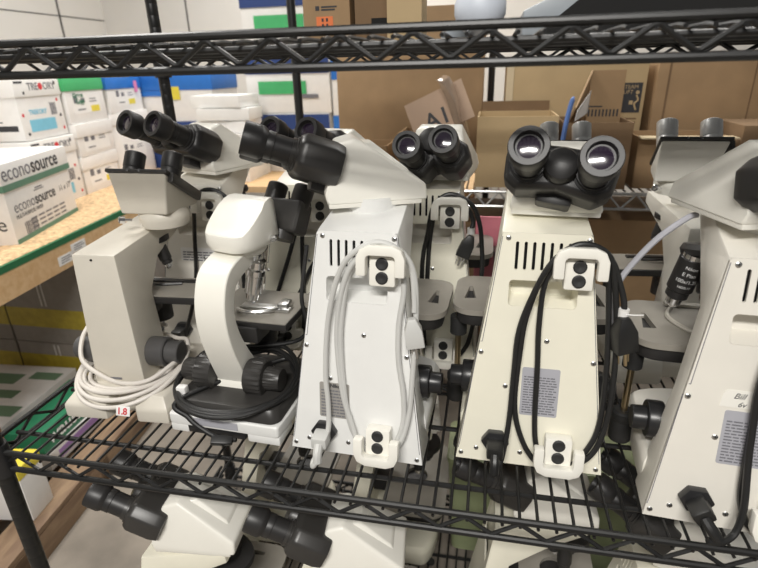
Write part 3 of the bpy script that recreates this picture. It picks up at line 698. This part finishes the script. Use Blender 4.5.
p = [(-.052, .015, .044), (-.06, .03, .03), (-.07, .10, .014), (-.03, .22, .012), (-.004, .30, .014), (.014, .345, .024), (.046, .369, .024), (.08, .345, .016), (.075, .28, .010), (.02, .20, .010), (-.01, .14, .010), (-.06, .09, .02), (-.068, .035, .014), (-.035, .015, .014), (-.006, .04, .012), (.0, .12, .008), (.0, .22, .008), (.008, .30, .010), (.046, .357, .013), (.085, .33, .01), (.09, .25, .008)]
cG, oG = cord_thing('black power cord crossing the rear panel behind the curved-arm microscope', [wp(FG, q) for q in p], .0046, M['blackcord'])
part('connector', iec_plug, M['blackcord'], cG).location = Vector(wp(FG, (-.052, .042, .008))) - oG
p = [(-.052, .015, .044), (-.04, .04, .02), (-.01, .15, .010), (.0, .28, .012), (.014, .345, .024), (.046, .369, .024), (.084, .35, .016), (.10, .30, .010), (.108, .20, .008), (.10, .08, .008), (.046, .008, .014), (.01, .03, .012), (.008, .15, .008)]
cF, oF = cord_thing('black power cord hanging on the rear microscope behind the beige one', [wp(FF, q) for q in p], .0046, M['blackcord'])
part('connector', iec_plug, M['blackcord'], cF).location = Vector(wp(FF, (-.052, .042, .008))) - oF
# loose grey lead running down beside the right-hand scope
cable = tag(part('grey_cable', lambda b: b.tube([(.298, .805, 1.094), (.284, .80, 1.090), (.246, .79, 1.060), (.212, .782, 1.015), (.199, .776, .985), (.197, .765, .945), (.202, .752, .90)], .0045, 8), M['label_grey']), 'thin grey cable slanting down from the right-hand microscope arm', 'cable')
pk = thing('folder', 'pink folder standing upright behind the rear cream microscope', 'folder', (.060, 1.2625, .70))
part('cover', lambda b: b.box((0, 0, .130), (.16, .006, .26), bevel=.001), M['pinkbox'], pk)

# ------------------------------------------------------------------ lower shelf
ZL = DECKS[0]
def low(label, mx, my, rz, hy, mb='cream', fold=R(92), tubes='darkgrey', head=True, knobs=(1,)):
    c, s = math.cos(rz), math.sin(rz)
    return microscope(label, mx + s * .16, my - c * .16, ZL, rz, mb, mb, hyaw=hy - rz, fold=fold, full=False, tubes=tubes, head=head, knobs=knobs)
low('white microscope on lower shelf at front left, eyepieces pointing left', -.520, .700, R(-90), R(95))
low('white microscope on lower shelf at front, below the grey-corded one', -.200, .700, R(-90), R(96))
low('white microscope on lower shelf, second row left, seen through the wires', -.490, 1.120, R(-90), R(100), knobs=(-1,))
low('white microscope on lower shelf, second row, below the cool white one', -.175, 1.120, R(-90), R(98), knobs=(-1,))
low('white microscope on lower shelf, second row, below the cream one', .160, .885, R(-90), R(92), knobs=(1,))
low('white microscope on lower shelf at right, eyepieces under the taped one', .420, .800, R(-90), R(70), knobs=(-1,))
tote = thing('storage_tote', 'olive green plastic tote at the back of the lower shelf', 'tote', (.195, 1.160, ZL))
def tb(b):
    o = rrect(-.255, .255, -.075, .075, .02); i = rrect(-.25, .25, -.07, .07, .018)
    b.loft([[(u * .94, v * .94, 0) for u, v in o], [(u, v, .30) for u, v in o]], caps=(True, True))
part('tote_body', tb, M['olive'], tote)
part('tote_lid', lambda b: b.prism(rrect(-.258, .258, -.083, .083, .02), .300, .318, bevel=.004), M['olive'], tote)

# ------------------------------------------------------------------ on the upper shelf
ZU = DECKS[2]
def carton(name, label, c, d, rz, m, cat='box', lid=None, lidm=None, group=None, seam=None):
    t = thing(name, label, cat, c, rz, group); w, dp, h = d
    part('carton_body', lambda b: b.box((0, 0, h / 2), (w, dp, h), bevel=.0015), m, t)
    if lid: part('lid', lambda b: b.box((0, 0, h - lid / 2 + .002), (w + .010, dp + .010, lid), bevel=.002), lidm or m, t)
    return t
u1 = carton('cardboard_carton', 'brown carton with orange label on upper shelf', (-.328, 1.10 + .08, ZU), (.096, .12, .20), 0, M['kraft'])
o = part('label', lambda b: b.box((0, 0, 0), (.034, .001, .022)), M['orange'], u1, loc=(-.004, -.0605, .052))
for k in range(4): part('label_print', lambda b: b.box((0, 0, 0), (.004, .0006, .006)), M['ink'], o, key='olp', loc=(-.004 + (k % 2) * .009, -.0007, .005 - (k // 2) * .010))
part('carton_print', lambda b: [b.box((x, -.0603, z), (w, .0006, h)) for x, z, w, h in ((-.018, .078, .008, .008), (.006, .080, .032, .003), (.004, .075, .028, .003), (0, .098, .06, .005))], M['ink'], u1)
u2 = carton('cardboard_carton', 'dim brown carton beside the orange-labelled one on upper shelf', (-.228, 1.17, ZU), (.082, .11, .19), 0, M['kraft_dark'])
part('label', lambda b: b.box((.012, -.0555, .045), (.040, .001, .022)), M['slot'], u2)
u3 = carton('cardboard_carton', 'small pale brown carton on upper shelf', (-.157, 1.06, ZU), (.062, .08, .16), 0, M['kraft_light'])
tr = thing('plastic_dust_cover', 'blue-grey plastic cover lying on upper shelf at right', 'cover', (.20, .90, ZU))
def trb(b):
    b.loft([[(-.165, -.12, .001), (.27, -.12, .001), (.27, .12, .001), (-.165, .12, .001)], [(-.165, -.12, .030), (-.04, -.12, .085), (-.04, .12, .085), (-.165, .12, .030)]], bevel=.003, caps=(True, True))
part('cover_body', trb, M['grey_tray'], tr)
part('opening_shade', lambda b: b.prism([(-.145, .003), (.255, .003), (.20, .022), (-.05, .070), (-.06, .070)], -.1225, -.1195, 'xz'), M['slot'], tr)  # dark sheet on the solid front, painting the cover's shaded inside
part('cover_ridge', lambda b: b.prism([(.12, .036), (.27, .008), (.27, .05), (.20, .062)], -.12, .12, 'xz', bevel=.002), M['grey_tray'], tr)
kb = thing('plastic_globe', 'pale grey round plastic globe resting on upper shelf', 'globe', (-.018, .705, ZU))
part('globe_body', lambda b: b.lathe([(.012, 0), (.024, .008), (.030, .022), (.030, .034), (.024, .046), (.012, .053), (.0001, .054)], 28), M['ball'], kb)
part('globe_skirt', lambda b: b.loft([[(-.050, -.006, 0.0), (-.004, -.006, 0.0), (-.004, .006, 0.0), (-.050, .006, 0.0)], [(-.026, -.006, .026), (-.006, -.006, .030), (-.006, .006, .030), (-.026, .006, .026)]], Matrix.Translation((0, .045, 0)), bevel=.002), M['grey_tray'], kb)

# ------------------------------------------------------------------ left bench and its cartons
ang = R(6.5)   # bench runs slightly off the rack
bench = thing('workbench', 'wooden bench with green edge and pale pine front board', 'bench', (-1.42, 1.05, 0), ang)
BZ = .766
part('bench_top', lambda b: b.box((-.52, .98, BZ - .010), (1.02, 2.9, .020)), M['chip'], bench)
part('edging', lambda b: b.box((-.003, .98, BZ - .0125), (.012, 2.9, .024)), M['edge_green'], bench)
part('front_board', lambda b: b.box((-.015, .98, BZ - .066), (.036, 2.9, .088)), M['pine'], bench)
for yy in (.03, 2.2):
    for xx in (-.07, -.98): part('leg', lambda b: b.box((xx, yy, (BZ - .11) / 2), (.045, .045, BZ - .11)), M['post_wood'], bench)
for yy, k in ((.555, 0), (.475, 1)):
    s = part('sticker', lambda b: b.box((.0035, yy, BZ - .052 - .022 * k), (.001, .085, .034)), M['paper'], bench)
    part('sticker_print', lambda b: [b.box((.0042, yy + dy, BZ - .052 - .022 * k + dz), (.0006, w, .003)) for dy, dz, w in ((0, .008, .05), (.004, 0, .062), (-.006, -.008, .045))], M['inkgrey'], s)
bench2 = thing('table', 'plain table along the back wall carrying paper cartons', 'table', (-.80, 3.03, 0))
part('table_top', lambda b: b.box((0, 0, BZ - .015), (1.48, 1.2, .030)), M['pine'], bench2)
for xx in (-.7, .7):
    for yy in (-.55, .55): part('leg', lambda b: b.box((xx, yy, (BZ - .03) / 2), (.06, .06, BZ - .03)), M['post_wood'], bench2)
def bl(u, v, z=BZ):     # bench-local (u towards the aisle, v along) -> world
    c, s = math.cos(ang), math.sin(ang); return (-1.42 + c * u - s * v, 1.05 + s * u + c * v, z)
# face helper: print on the +x (aisle) face of a carton of width w, local coordinates (v along, z up)
def face_x(t, name, m, rects, x, off=.0008):
    return part(name, lambda b: [b.box((x + off / 2, v, z), (off, w, h)) for v, z, w, h in rects], m, t)
def text_x(t, s, size, m, x, v, z, **k):
    return text('lettering', s, size, m, t, frame((x, v, z), (0, 1, 0), (0, 0, 1)), **k)
def text_y(t, s, size, m, x, y, z, **k):
    return text('lettering', s, size, m, t, frame((x, y, z), (1, 0, 0), (0, 0, 1)), **k)
# econosource carton
e0 = bl(-.272, .616); ew, el, eh = .26, .48, .268
ec = thing('paper_carton', 'white paper carton with grey-green lid band at the near bench edge', 'paper carton', (e0[0], e0[1], BZ), R(17))
part('carton_body', lambda b: b.box((0, 0, eh / 2 - .01), (ew - .006, el - .006, eh - .02), bevel=.001), M['cart_white'], ec)
ld = part('lid', lambda b: b.box((0, 0, eh - .042), (ew + .006, el + .006, .090), bevel=.003), M['paper'], ec)
face_x(ld, 'green_band', M['green_band'], [(0, eh - .076, el + .0065, .022)], ew / 2 + .003)
part('green_band', lambda b: b.box((0, -el / 2 - .0034, eh - .076), (ew + .0062, .0008, .022)), M['green_band'], ld)
text_x(ld, 'econo', .074, M['inkgrey'], ew / 2 + .0037, -.235, eh - .054)
text_x(ld, 'source', .074, M['ink'], ew / 2 + .0037, -.045, eh - .054, bold=.0012)
x_ = ew / 2 - .0025
text_x(ec, 'econo', .056, M['inkgrey'], x_, -.205, .102); text_x(ec, 'source', .056, M['ink'], x_, -.062, .102, bold=.001)
face_x(ec, 'green_edge', M['green_band'], [(0, .008, el - .006, .016)], x_ + .0005)
text_x(ec, 'MULTI-PURPOSE PAPER', .020, M['ink'], x_, -.205, .080, sx=.9); text_x(ec, '11 x 17"', .032, M['ink'], x_, .125, .108)
face_x(ec, 'carton_print', M['inkgrey'], [(-.165 + i * .011, .035, .006 if i % 3 else .003, .050) for i in range(8)] + [(-.10 + (i % 5) * .055, .060 - (i // 5) * .016, .042, .006) for i in range(15)] + [(-.02, .158, .05, .004), (-.02, .150, .07, .003)], x_)
text('lettering', 'e', .07, M['ink'], ec, frame((ew / 2 - .055, -el / 2 + .0022, .05), (1, 0, 0), (0, 0, 1)))
# stacks of white cartons along the bench
def tru(label, u, v, z, rz=0., hgt=.255, lid=.07, flap=False, group=None):
    P = bl(u, v, z); w, l = .42, .29
    t = thing('paper_carton', label, 'paper carton', P, ang + rz, group)
    part('carton_body', lambda b: b.box((0, 0, (hgt - .004) / 2), (w, l, hgt - .004), bevel=.001), M['cart_white'], t)
    L = part('lid', lambda b: b.box((0, 0, hgt - lid / 2), (w + .010, l + .010, lid), bevel=.002), M['paper'], t)
    X = w / 2
    text_x(L, 'TRE', .040, M['inkgrey'], X + .0055, -.065, hgt - .045, bold=.0008); text_x(L, 'ORY', .040, M['inkgrey'], X + .0055, .035, hgt - .045, bold=.0008)
    part('red_dot', lambda b: b.cyl(.014, X + .005, X + .0058, Matrix.Rotation(R(90), 4, 'Y') @ Matrix.Translation((-(hgt - .032), .018, 0)), n=16), M['red'], L)
    face_x(L, 'lid_print', M['ink'], [(-.115, hgt - .014, .05, .008), (-.095, hgt - .055, .010, .012), (.115, hgt - .02, .012, .014)], X + .005)
    part('berry_dot', lambda b: [b.cyl(.007, X, X + .0008, Matrix.Rotation(R(90), 4, 'Y') @ Matrix.Translation((-z_, v_, 0)), n=12) for v_, z_ in ((-.125, .10), (.115, .15), (.125, .03))], M['red'], t)
    part('leaf_dot', lambda b: [b.cyl(.007, X, X + .0008, Matrix.Rotation(R(90), 4, 'Y') @ Matrix.Translation((-z_, v_, 0)), n=12) for v_, z_ in ((-.115, .025), (.12, .085))], M['ink'], t)
    text_x(t, 'TREKORY', .026, M['cyan'], X + .0006, -.085, .100, bold=.0008)
    face_x(t, 'barcode', M['inkgrey'], [(.06 + i * .007, .115, .004, .05) for i in range(6)], X)
    face_x(t, 'blue_label', M['cyan'], [(-.01, .055, .17, .048)], X)
    # near end face
    part('end_print', lambda b: (b.box((.10, -l / 2 - .0004, .05), (.18, .0008, .022)), b.box((.08, -l / 2 - .0004, .075), (.10, .0008, .004))), M['ink'], t)
    part('berry_dot', lambda b: b.cyl(.012, l / 2, l / 2 + .0008, Matrix.Rotation(R(90), 4, 'X') @ Matrix.Translation((.07, .14, 0)), n=12), M['red'], t)
    return t
tru('white carton with red dots at the bottom of the left stack', -.55, 1.025, BZ, hgt=.285)
tru('white carton with red dots on top of the left bench stack', -.56, 1.02, BZ + .289, rz=R(2), hgt=.240)
def hpc(label, u, v, z, rz, hgt, lidm, body='cart_white', sticker=True, w=.42, l=.30):
    P = bl(u, v, z); t = thing('paper_carton', label, 'paper carton', P, ang + rz); X = w / 2
    part('carton_body', lambda b: b.box((0, 0, hgt / 2 - .003), (w, l, hgt - .006), bevel=.001), M[body], t)
    L = part('lid', lambda b: b.box((0, 0, hgt - .03), (w + .01, l + .01, .060), bevel=.002), M[lidm], t)
    lb = part('label', lambda b: b.box((X + .0004, .0, hgt * .42), (.0008, .22, .085)), M['paper'], t)
    face_x(lb, 'label_print', M['inkgrey'], [(-.085, hgt * .42 + .02, .03, .03), (-.03, hgt * .42 + .015, .03, .02), (.05, hgt * .42 + .02, .05, .004), (.05, hgt * .42 + .008, .06, .004), (-.05, hgt * .42 - .025, .06, .006)], X + .0008)
    if sticker: part('yellow_sticker', lambda b: b.box((X + .0009, .060, hgt * .42 - .025), (.0008, .07, .028)), M['yellow'], t)
    return t
gc = hpc('white carton with bright green lid on the bench', -.552, 1.341, BZ + .324, 0, .205, 'green_lid')
text_x(gc, 'Green', .030, M['green'], .2118, -.10, .115, bold=.001); text_x(gc, 'Copy', .030, M['green'], .2118, -.085, .088, bold=.001)
hpc('white carton with yellow sticker lowest under the green-lidded one', -.552, 1.341, BZ, 0, .172, 'cart_white')
hpc('plain white carton directly under the green-lidded one', -.548, 1.343, BZ + .173, R(1), .150, 'cart_white', sticker=False)
hpc('tall white carton on the bench under the nearer blue-lidded one', -.552, 1.70, BZ, R(-2), .345, 'cart_white', sticker=False, l=.37)
b1 = hpc('white carton with blue lid beside the green-lidded one', -.556, 1.70, BZ + .346, R(2), .178, 'blue', l=.36)
part('pink_sticker', lambda b: b.box((.2157, .12, .125), (.001, .035, .06)), M['pink'], b1)
# cartons on the far table, fronts towards the aisle (-y)
def front_carton(label, x, y, z, d, m, lid=None, lidm=None, bands=(), txt=None, cat='paper carton', name='paper_carton', rz=0.):
    t = thing(name, label, cat, (x, y, z), rz); w, dp, h = d
    part('carton_body', lambda b: b.box((0, 0, h / 2), (w, dp, h), bevel=.001), M[m], t)
    if lid: part('lid', lambda b: b.box((0, 0, h - lid / 2 + .001), (w + .01, dp + .01, lid), bevel=.002), M[lidm], t)
    for nm, mm, (bx, bz, bw, bh) in bands:
        part(nm, lambda b: b.box((bx, -dp / 2 - .0062, bz), (bw, .0016, bh)), M[mm], t)
    if txt:
        text_y(t, txt[0], txt[1], M[txt[2]], txt[3], -dp / 2 - .0078, txt[4], bold=.001)
    return t
front_carton('navy carton under the far blue-lidded white one', -1.80, 3.07, BZ, (.52, .34, .27), 'navy')
fb = front_carton('far white carton with blue lid and yellow sticker', -1.80, 3.07, BZ + .272, (.50, .32, .26), 'cart_white', .09, 'blue', [('yellow_sticker', 'yellow', (.02, .155, .06, .07)), ('blue_print', 'blue', (-.12, .155, .16, .03))])
front_carton('white carton below the sloppy paper packs', -1.36, 2.68, BZ, (.31, .28, .24), 'cart_white')
for k, (dx, dy, rz) in enumerate(((0, 0, 0), (.015, -.01, R(5)), (-.01, .0, R(-4)))):
    front_carton(['bottom pack of white paper on the far table', 'middle pack of white paper, slightly askew on the far table', 'top pack of white paper on the far table'][k], -1.35 + dx, 2.68 + dy, BZ + .242 + k * .062, (.275, .21, .058), 'paper', name='paper_pack', cat='paper pack', rz=rz)
z = BZ
for k in range(3):
    front_carton(['lowest navy and white paper carton under the tall stack', 'middle carton of the navy and white stack with green panel', 'top navy carton of the tall stack above the shelf line'][k], -1.085 + .012 * k, 3.02, z, (.47, .34, .315), 'paper', bands=[('navy_band', 'navy', (0, .255, .472, .11)), ('green_panel', 'green_lid', (-.03, .13, .27, .065)), ('green_print', 'inkgrey', (.12, .085, .10, .02))]); z += .317
z = BZ
for k in range(2):
    q = front_carton(['lower blue and white paper carton beside the navy stack', 'upper blue and white paper carton beside the navy stack'][k], -.645, 3.02, z, (.36, .34, .30), 'paper', bands=[('blue_band', 'blue', (0, .24, .362, .12))], txt=('Heavy', .06, 'white_ink', -.12, .222)); z += .302

# below the bench
for k, (x, y, z, w, h) in enumerate(((-2.06, 1.83, .0, .50, .262), (-1.68, 1.83, .0, .50, .262), (-2.06, 1.83, .265, .50, .36), (-1.68, 1.83, .265, .50, .36))):
    t = thing('cardboard_carton', ['grey-brown carton low under the bench at far left', 'grey-brown carton low under the bench behind the beige microscope', 'upper grey-brown taped carton under the bench at far left', 'upper grey-brown taped carton under the bench, just left of beige microscope'][k], 'box', (x - (.13 if k % 2 == 0 else 0), y, z), 0)
    part('carton_body', lambda b: b.box((0, 0, h / 2), (w, .40, h), bevel=.002), M['grey_cart'], t)
    part('yellow_tape', lambda b: b.box((0, -.2008, h * (.62 if k < 2 else .32)), (w + .002, .0014, .085)), M['yellow_tape'], t)
    part('fold_line', lambda b: (b.box((-w * .14, -.2006, h * .72), (.006, .001, h * .5)), b.box((-w * .10, -.2006, h * .72), (.006, .001, h * .5))), M['cart_grey'], t)
pal = thing('pallet', 'wooden pallet on the concrete floor beneath the bench', 'pallet', (-1.579, 1.165, 0), ang)
for yy in (-.40, .0, .36): part('stringer', lambda b: b.box((0, 0, .045), (.70, .05, .09)), M['pallet'], pal, loc=(0, yy, 0))
for k in range(5): part('deck_board', lambda b: b.box((0, 0, .1), (.10, .86, .018), bevel=.002), M['pallet'], pal, loc=(-.30 + k * .15, -.03, 0))
part('stringer', lambda b: b.box((.33, -.03, .045), (.04, .84, .088), bevel=.002), M['pallet'], pal)
wz = .110
wa = thing('paper_carton', 'green carton with white lettering seen through the shelf wires', 'paper carton', (-1.425, 1.265, wz + .062), R(4))
part('carton_body', lambda b: b.box((0, 0, .036), (.13, .32, .072), bevel=.001), M['green'], wa)
text_x(wa, 'wausau', .066, M['white_ink'], .0655, -.13, .016, bold=.001)
wb = thing('paper_carton', 'white carton with purple print under the green one', 'paper carton', (-1.455, 1.265, wz), R(4))
part('carton_body', lambda b: b.box((0, 0, .030), (.21, .33, .060), bevel=.001), M['cart_grey'], wb)
part('purple_print', lambda b: b.box((.1054, -.02, .030), (.001, .20, .032)), M['purple'], wb)
wc = thing('paper_carton', 'pale carton with dark green patches lying under the bench', 'paper carton', (-1.80, 1.34, wz), R(4))
part('carton_body', lambda b: b.box((0, 0, .04), (.40, .44, .08), bevel=.002), M['cart_grey'], wc)
part('green_patch', lambda b: [b.box((x, y, .0804), (w, h, .0008)) for x, y, w, h in ((.12, .15, .12, .05), (-.05, .12, .16, .07), (.05, .02, .10, .05), (.12, -.08, .13, .06), (-.10, -.06, .12, .05), (.02, -.16, .16, .06))], M['camo'], wc)
wd = thing('paper_carton', 'white carton with yellow top edge behind the front rack post', 'paper carton', (-1.295, .955, wz), R(8))
part('carton_body', lambda b: b.box((0, 0, .09), (.11, .09, .18), bevel=.002), M['cart_white'], wd)
part('yellow_band', lambda b: b.box((0, 0, .165), (.113, .093, .036), bevel=.002), M['yellow'], wd)

# ------------------------------------------------------------------ background rack with brown cartons
bg = thing('wire_shelving_rack', 'background rack with silver wire shelf behind the microscopes', 'shelving rack', (0, 0, 0))
BX0, BX1, BY0, BY1, BGZ = -.62, 1.20, 1.72, 2.32, .93
def bdeck(b):
    x = BX0
    while x < BX1:
        b.rod((x, BY0, BGZ - .003), (x, BY1, BGZ - .003), .0028, 6); x += .0254
part('shelf_deck', bdeck, M['steel'], bg)
for ya in (BY0, BY1):
    def tr_(b):
        b.rod((BX0, ya, BGZ - .010), (BX1, ya, BGZ - .010), .005, 8); b.rod((BX0, ya, BGZ - .058), (BX1, ya, BGZ - .058), .005, 8)
        zig(b, (BX0, ya, 0), (BX1, ya, 0), 44, BGZ - .014, BGZ - .054)
    part('truss', tr_, M['steel'], bg)
for xa, ya in ((BX0 + .005, BY0), (BX1, BY0), (BX0 + .005, BY1), (BX1, BY1), (-.002, BY1)):
    part('post', lambda b: b.cyl(.0135, 0, 1.9, n=16), M['wire'], bg, key='bgpost', loc=(xa, ya, 0))
BG = BGZ
def bdeck2(b):
    x = BX0
    while x < BX1:
        b.rod((x, BY0, .352), (x, BY1, .352), .0028, 6); x += .0254
    for y in (BY0, BY1): b.rod((BX0, y, .346), (BX1, y, .346), .005, 8)
part('shelf_deck', bdeck2, M['steel'], bg)
def big(label, x0, x1, y, h, m, dp=.40, z=None):
    t = thing('cardboard_carton', label, 'box', ((x0 + x1) / 2, y + dp / 2, BG if z is None else z)); w = x1 - x0
    part('carton_body', lambda b: b.box((0, 0, h / 2), (w, dp, h), bevel=.003), M[m], t); return t, w, dp
def open_box(label, x0, x1, y, h, m, dp, flap_back=.0, flap_side=.0, zz=None):
    t = thing('cardboard_carton', label, 'box', ((x0 + x1) / 2, y + dp / 2, BG if zz is None else zz)); w = x1 - x0; T_ = .005
    part('front_panel', lambda b: b.box((0, -dp / 2, h / 2), (w, T_, h)), M[m], t); part('back_panel', lambda b: b.box((0, dp / 2, h / 2), (w, T_, h)), M[m], t)
    for s in (-1, 1): part('side_panel', lambda b: b.box((s * w / 2, 0, h / 2), (T_, dp, h)), M[m], t)
    part('bottom_panel', lambda b: b.box((0, 0, .004), (w, dp, .005)), M[m], t)
    return t, w, dp
c1, w1, d1 = big('large plain brown carton behind the upper shelf rail, left of the posts', -.56, -.03, 2.0, .56, 'kraft', .30)
c3, w3, d3 = big('large tan carton with black lifting pictogram', .05, .505, 2.0, .375, 'kraft_light', .30)
ic = part('pictogram', lambda b: b.box((.185, -d3 / 2 - .0008, .255), (.062, .0015, .095)), M['ink'], c3)
text_y(ic, 'TEAM', .017, M['kraft_light'], .160, -d3 / 2 - .0018, .284); text_y(ic, 'LIFT', .017, M['kraft_light'], .158, -d3 / 2 - .0018, .268)
part('pictogram_figure', lambda b: (b.cyl(.006, 0, .0012, Matrix.Translation((.203, -d3 / 2 - .0015, .272)) @ Matrix.Rotation(R(90), 4, 'X'), n=12), b.tube([(.200, -d3 / 2 - .002, .264), (.207, -d3 / 2 - .002, .248), (.197, -d3 / 2 - .002, .236), (.204, -d3 / 2 - .002, .216)], .003, 6), b.box((.186, -d3 / 2 - .0018, .240), (.012, .0012, .012))), M['kraft_light'], ic)
part('carton_print', lambda b: (b.box((.185, -d3 / 2 - .0005, .188), (.05, .001, .005)), b.box((.18, -d3 / 2 - .0005, .176), (.06, .001, .004))), M['kraft_dark'], c3)
part('tape_edge', lambda b: b.box((-w3 / 2 + .012, -d3 / 2 - .0006, .19), (.024, .0012, .375)), M['cream_tape'], c3)
c4, w4, d4 = big('large brown taped carton at the far right', .53, 1.06, 1.98, .39, 'kraft', .32)
part('fold_seam', lambda b: b.box((.02, -d4 / 2 - .0005, .20), (.004, .001, .36)), M['kraft_dark'], c4)
part('fold_seam', lambda b: b.box((-.23, -d4 / 2 - .0005, .20), (.006, .001, .38)), M['kraft_dark'], c4)
for k, (x0, x1, hh, mm) in enumerate(((-.55, -.12, .40, 'kraft'), (-.10, .26, .44, 'kraft_dark'), (.28, .66, .46, 'kraft'), (.68, 1.10, .42, 'kraft_light'))):
    big(['lower brown carton behind the curved-arm and grey-corded microscopes', 'lower dark brown carton behind the cream microscope', 'lower brown carton behind the gap left of the taped microscope', 'lower pale carton behind the taped microscope'][k], x0, x1, 1.80, hh, mm, .36, .3555)
c6, w6, d6 = open_box('open brown carton low at right behind silver eyepieces', .45, .70, 1.76, .155, 'kraft', .18)
part('flap', lambda b: b.box((0, -.11, .157), (.26, .05, .004)), M['cream_tape'], c6)
c7, w7, d7 = big('brown carton with printed end at right edge', .72, .95, 1.74, .19, 'kraft_dark', .2)
part('carton_print', lambda b: [b.box((-.06 + i * .012, -.1008, .13), (.005, .001, .025)) for i in range(7)], M['ink'], c7)
c2, w2, d2_ = open_box('open brown carton behind the cream microscope, left', -.035, .205, 1.74, .22, 'kraft_light', .22)
part('inner_flap', lambda b: b.box((0, .10, .235), (.225, .004, .05), Matrix.Rotation(R(-4), 4, 'X')), M['kraft_dark'], c2)
c5, w5, d5 = open_box('open brown carton with raised flap, white label and blue strip', .225, .42, 1.74, .20, 'kraft_dark', .22)
fl = part('flap', lambda b: b.loft([[(-.095, -.10, .19), (-.090, -.10, .19), (-.010, .10, .19), (-.015, .10, .19)], [(-.075, -.12, .245), (-.070, -.12, .245), (-.005, .06, .345), (-.010, .06, .345)]]), M['kraft'], c5)
part('flap', lambda b: b.box((.042, .06, .262), (.105, .004, .165)), M['kraft'], c5)
part('carton_print', lambda b: [b.box((-.005 + i * .011, .0572, .215), (.005, .001, .022)) for i in range(9)] + [b.box((.01, .0572, .235), (.05, .001, .004))], M['ink'], c5)
part('white_label', lambda b: b.loft([[(-.071, -.115, .205), (-.0695, -.115, .205), (-.008, .058, .215), (-.0095, .058, .215)], [(-.067, -.115, .235), (-.0655, -.115, .235), (-.004, .058, .285), (-.0055, .058, .285)]]), M['paper'], c5)
part('blue_strip', lambda b: b.tube([(-.104, -.122, .10), (-.096, -.124, .20), (-.086, -.125, .262), (-.080, -.125, .27)], .007, 8), M['blue_strip'], c5)
# box with the A1 flap
c8, w8, d8 = open_box('open brown carton with tilted flap marked in black', -.29, -.075, 1.74, .17, 'kraft', .20)
fa = part('flap', lambda b: b.box((0, 0, .0), (.20, .004, .13)), M['kraft_pink'], c8); fa.matrix_local = Matrix.Translation((.02, -.06, .235)) @ Matrix.Rotation(R(-24), 4, 'Y') @ Matrix.Rotation(R(-20), 4, 'X')
text('lettering', 'A1', .075, M['ink'], fa, frame((-.055, -.0023, -.045), (1, 0, 0), (0, 0, 1)), bold=.0012)
wr = part('wrap_film', lambda b: b.loft([[(.085, -.09, .0), (.10, -.095, .0), (.115, -.02, .0), (.10, -.02, .0)], [(.085, -.09, .16), (.105, -.10, .16), (.12, -.02, .16), (.10, -.02, .16)], [(.045, -.09, .27), (.075, -.10, .26), (.09, -.03, .28), (.06, -.02, .30)], [(.015, -.09, .33), (.035, -.10, .325), (.05, -.05, .34), (.03, -.04, .345)]], bevel=.003), M['clearfilm'], c8)
c9, w9, d9 = open_box('small open brown carton behind the turned black eyepieces', -.50, -.33, 1.745, .13, 'kraft', .16)

# ------------------------------------------------------------------ groups of repeats
for o in bpy.data.objects:
    if o.parent or not o.get('label'): continue
    l = o['label']; n = o.name.split('.')[0]
    if n == 'microscope': o['group'] = 'microscopes on the lower shelf' if 'lower shelf' in l else 'microscopes in the rear row' if 'rear' in l or 'hidden' in l else 'microscopes in the front row'
    elif n == 'power_cord': o['group'] = 'microscope power cords'
    elif n == 'paper_carton': o['group'] = 'paper cartons on the floor pallet' if o.location.z < .6 else 'paper cartons on the bench and table'
    elif n == 'paper_pack': o['group'] = 'paper packs on the far table'
    elif n == 'cardboard_carton': o['group'] = 'cartons on the upper shelf' if o.location.z > 1.2 else 'cartons under the bench' if o.location.x < -1.4 else 'cartons on the background rack'

# ------------------------------------------------------------------ light
w = bpy.data.worlds.new('world'); SC.world = w; w.use_nodes = True
w.node_tree.nodes['Background'].inputs['Color'].default_value = (1., .985, .96, 1); w.node_tree.nodes['Background'].inputs['Strength'].default_value = .13
def lamp(name, loc, size, power, rot=(0, 0, 0), col=(1, .97, .92)):
    l = bpy.data.lights.new(name, 'AREA'); l.shape = 'RECTANGLE'; l.size, l.size_y = size; l.energy = power; l.color = col
    o = bpy.data.objects.new(name, l); COL.objects.link(o); o.location = loc; o.rotation_euler = rot; return o
lamp('ceiling_light', (-.15, -1.25, 2.65), (1.3, .35), 90)
lamp('ceiling_light', (-1.5, 1.3, 2.85), (.35, 1.3), 34)
lamp('ceiling_light', (-.9, 3.0, 2.85), (1.3, .35), 34)
lamp('ceiling_light', (.9, 2.2, 2.85), (1.3, .3), 20)
SC.view_settings.view_transform = 'Standard'; SC.view_settings.look = 'None'; SC.view_settings.gamma = 1; SC.view_settings.use_curve_mapping = False
SC.view_settings.exposure = 0.25
SC.cycles.max_bounces = 6
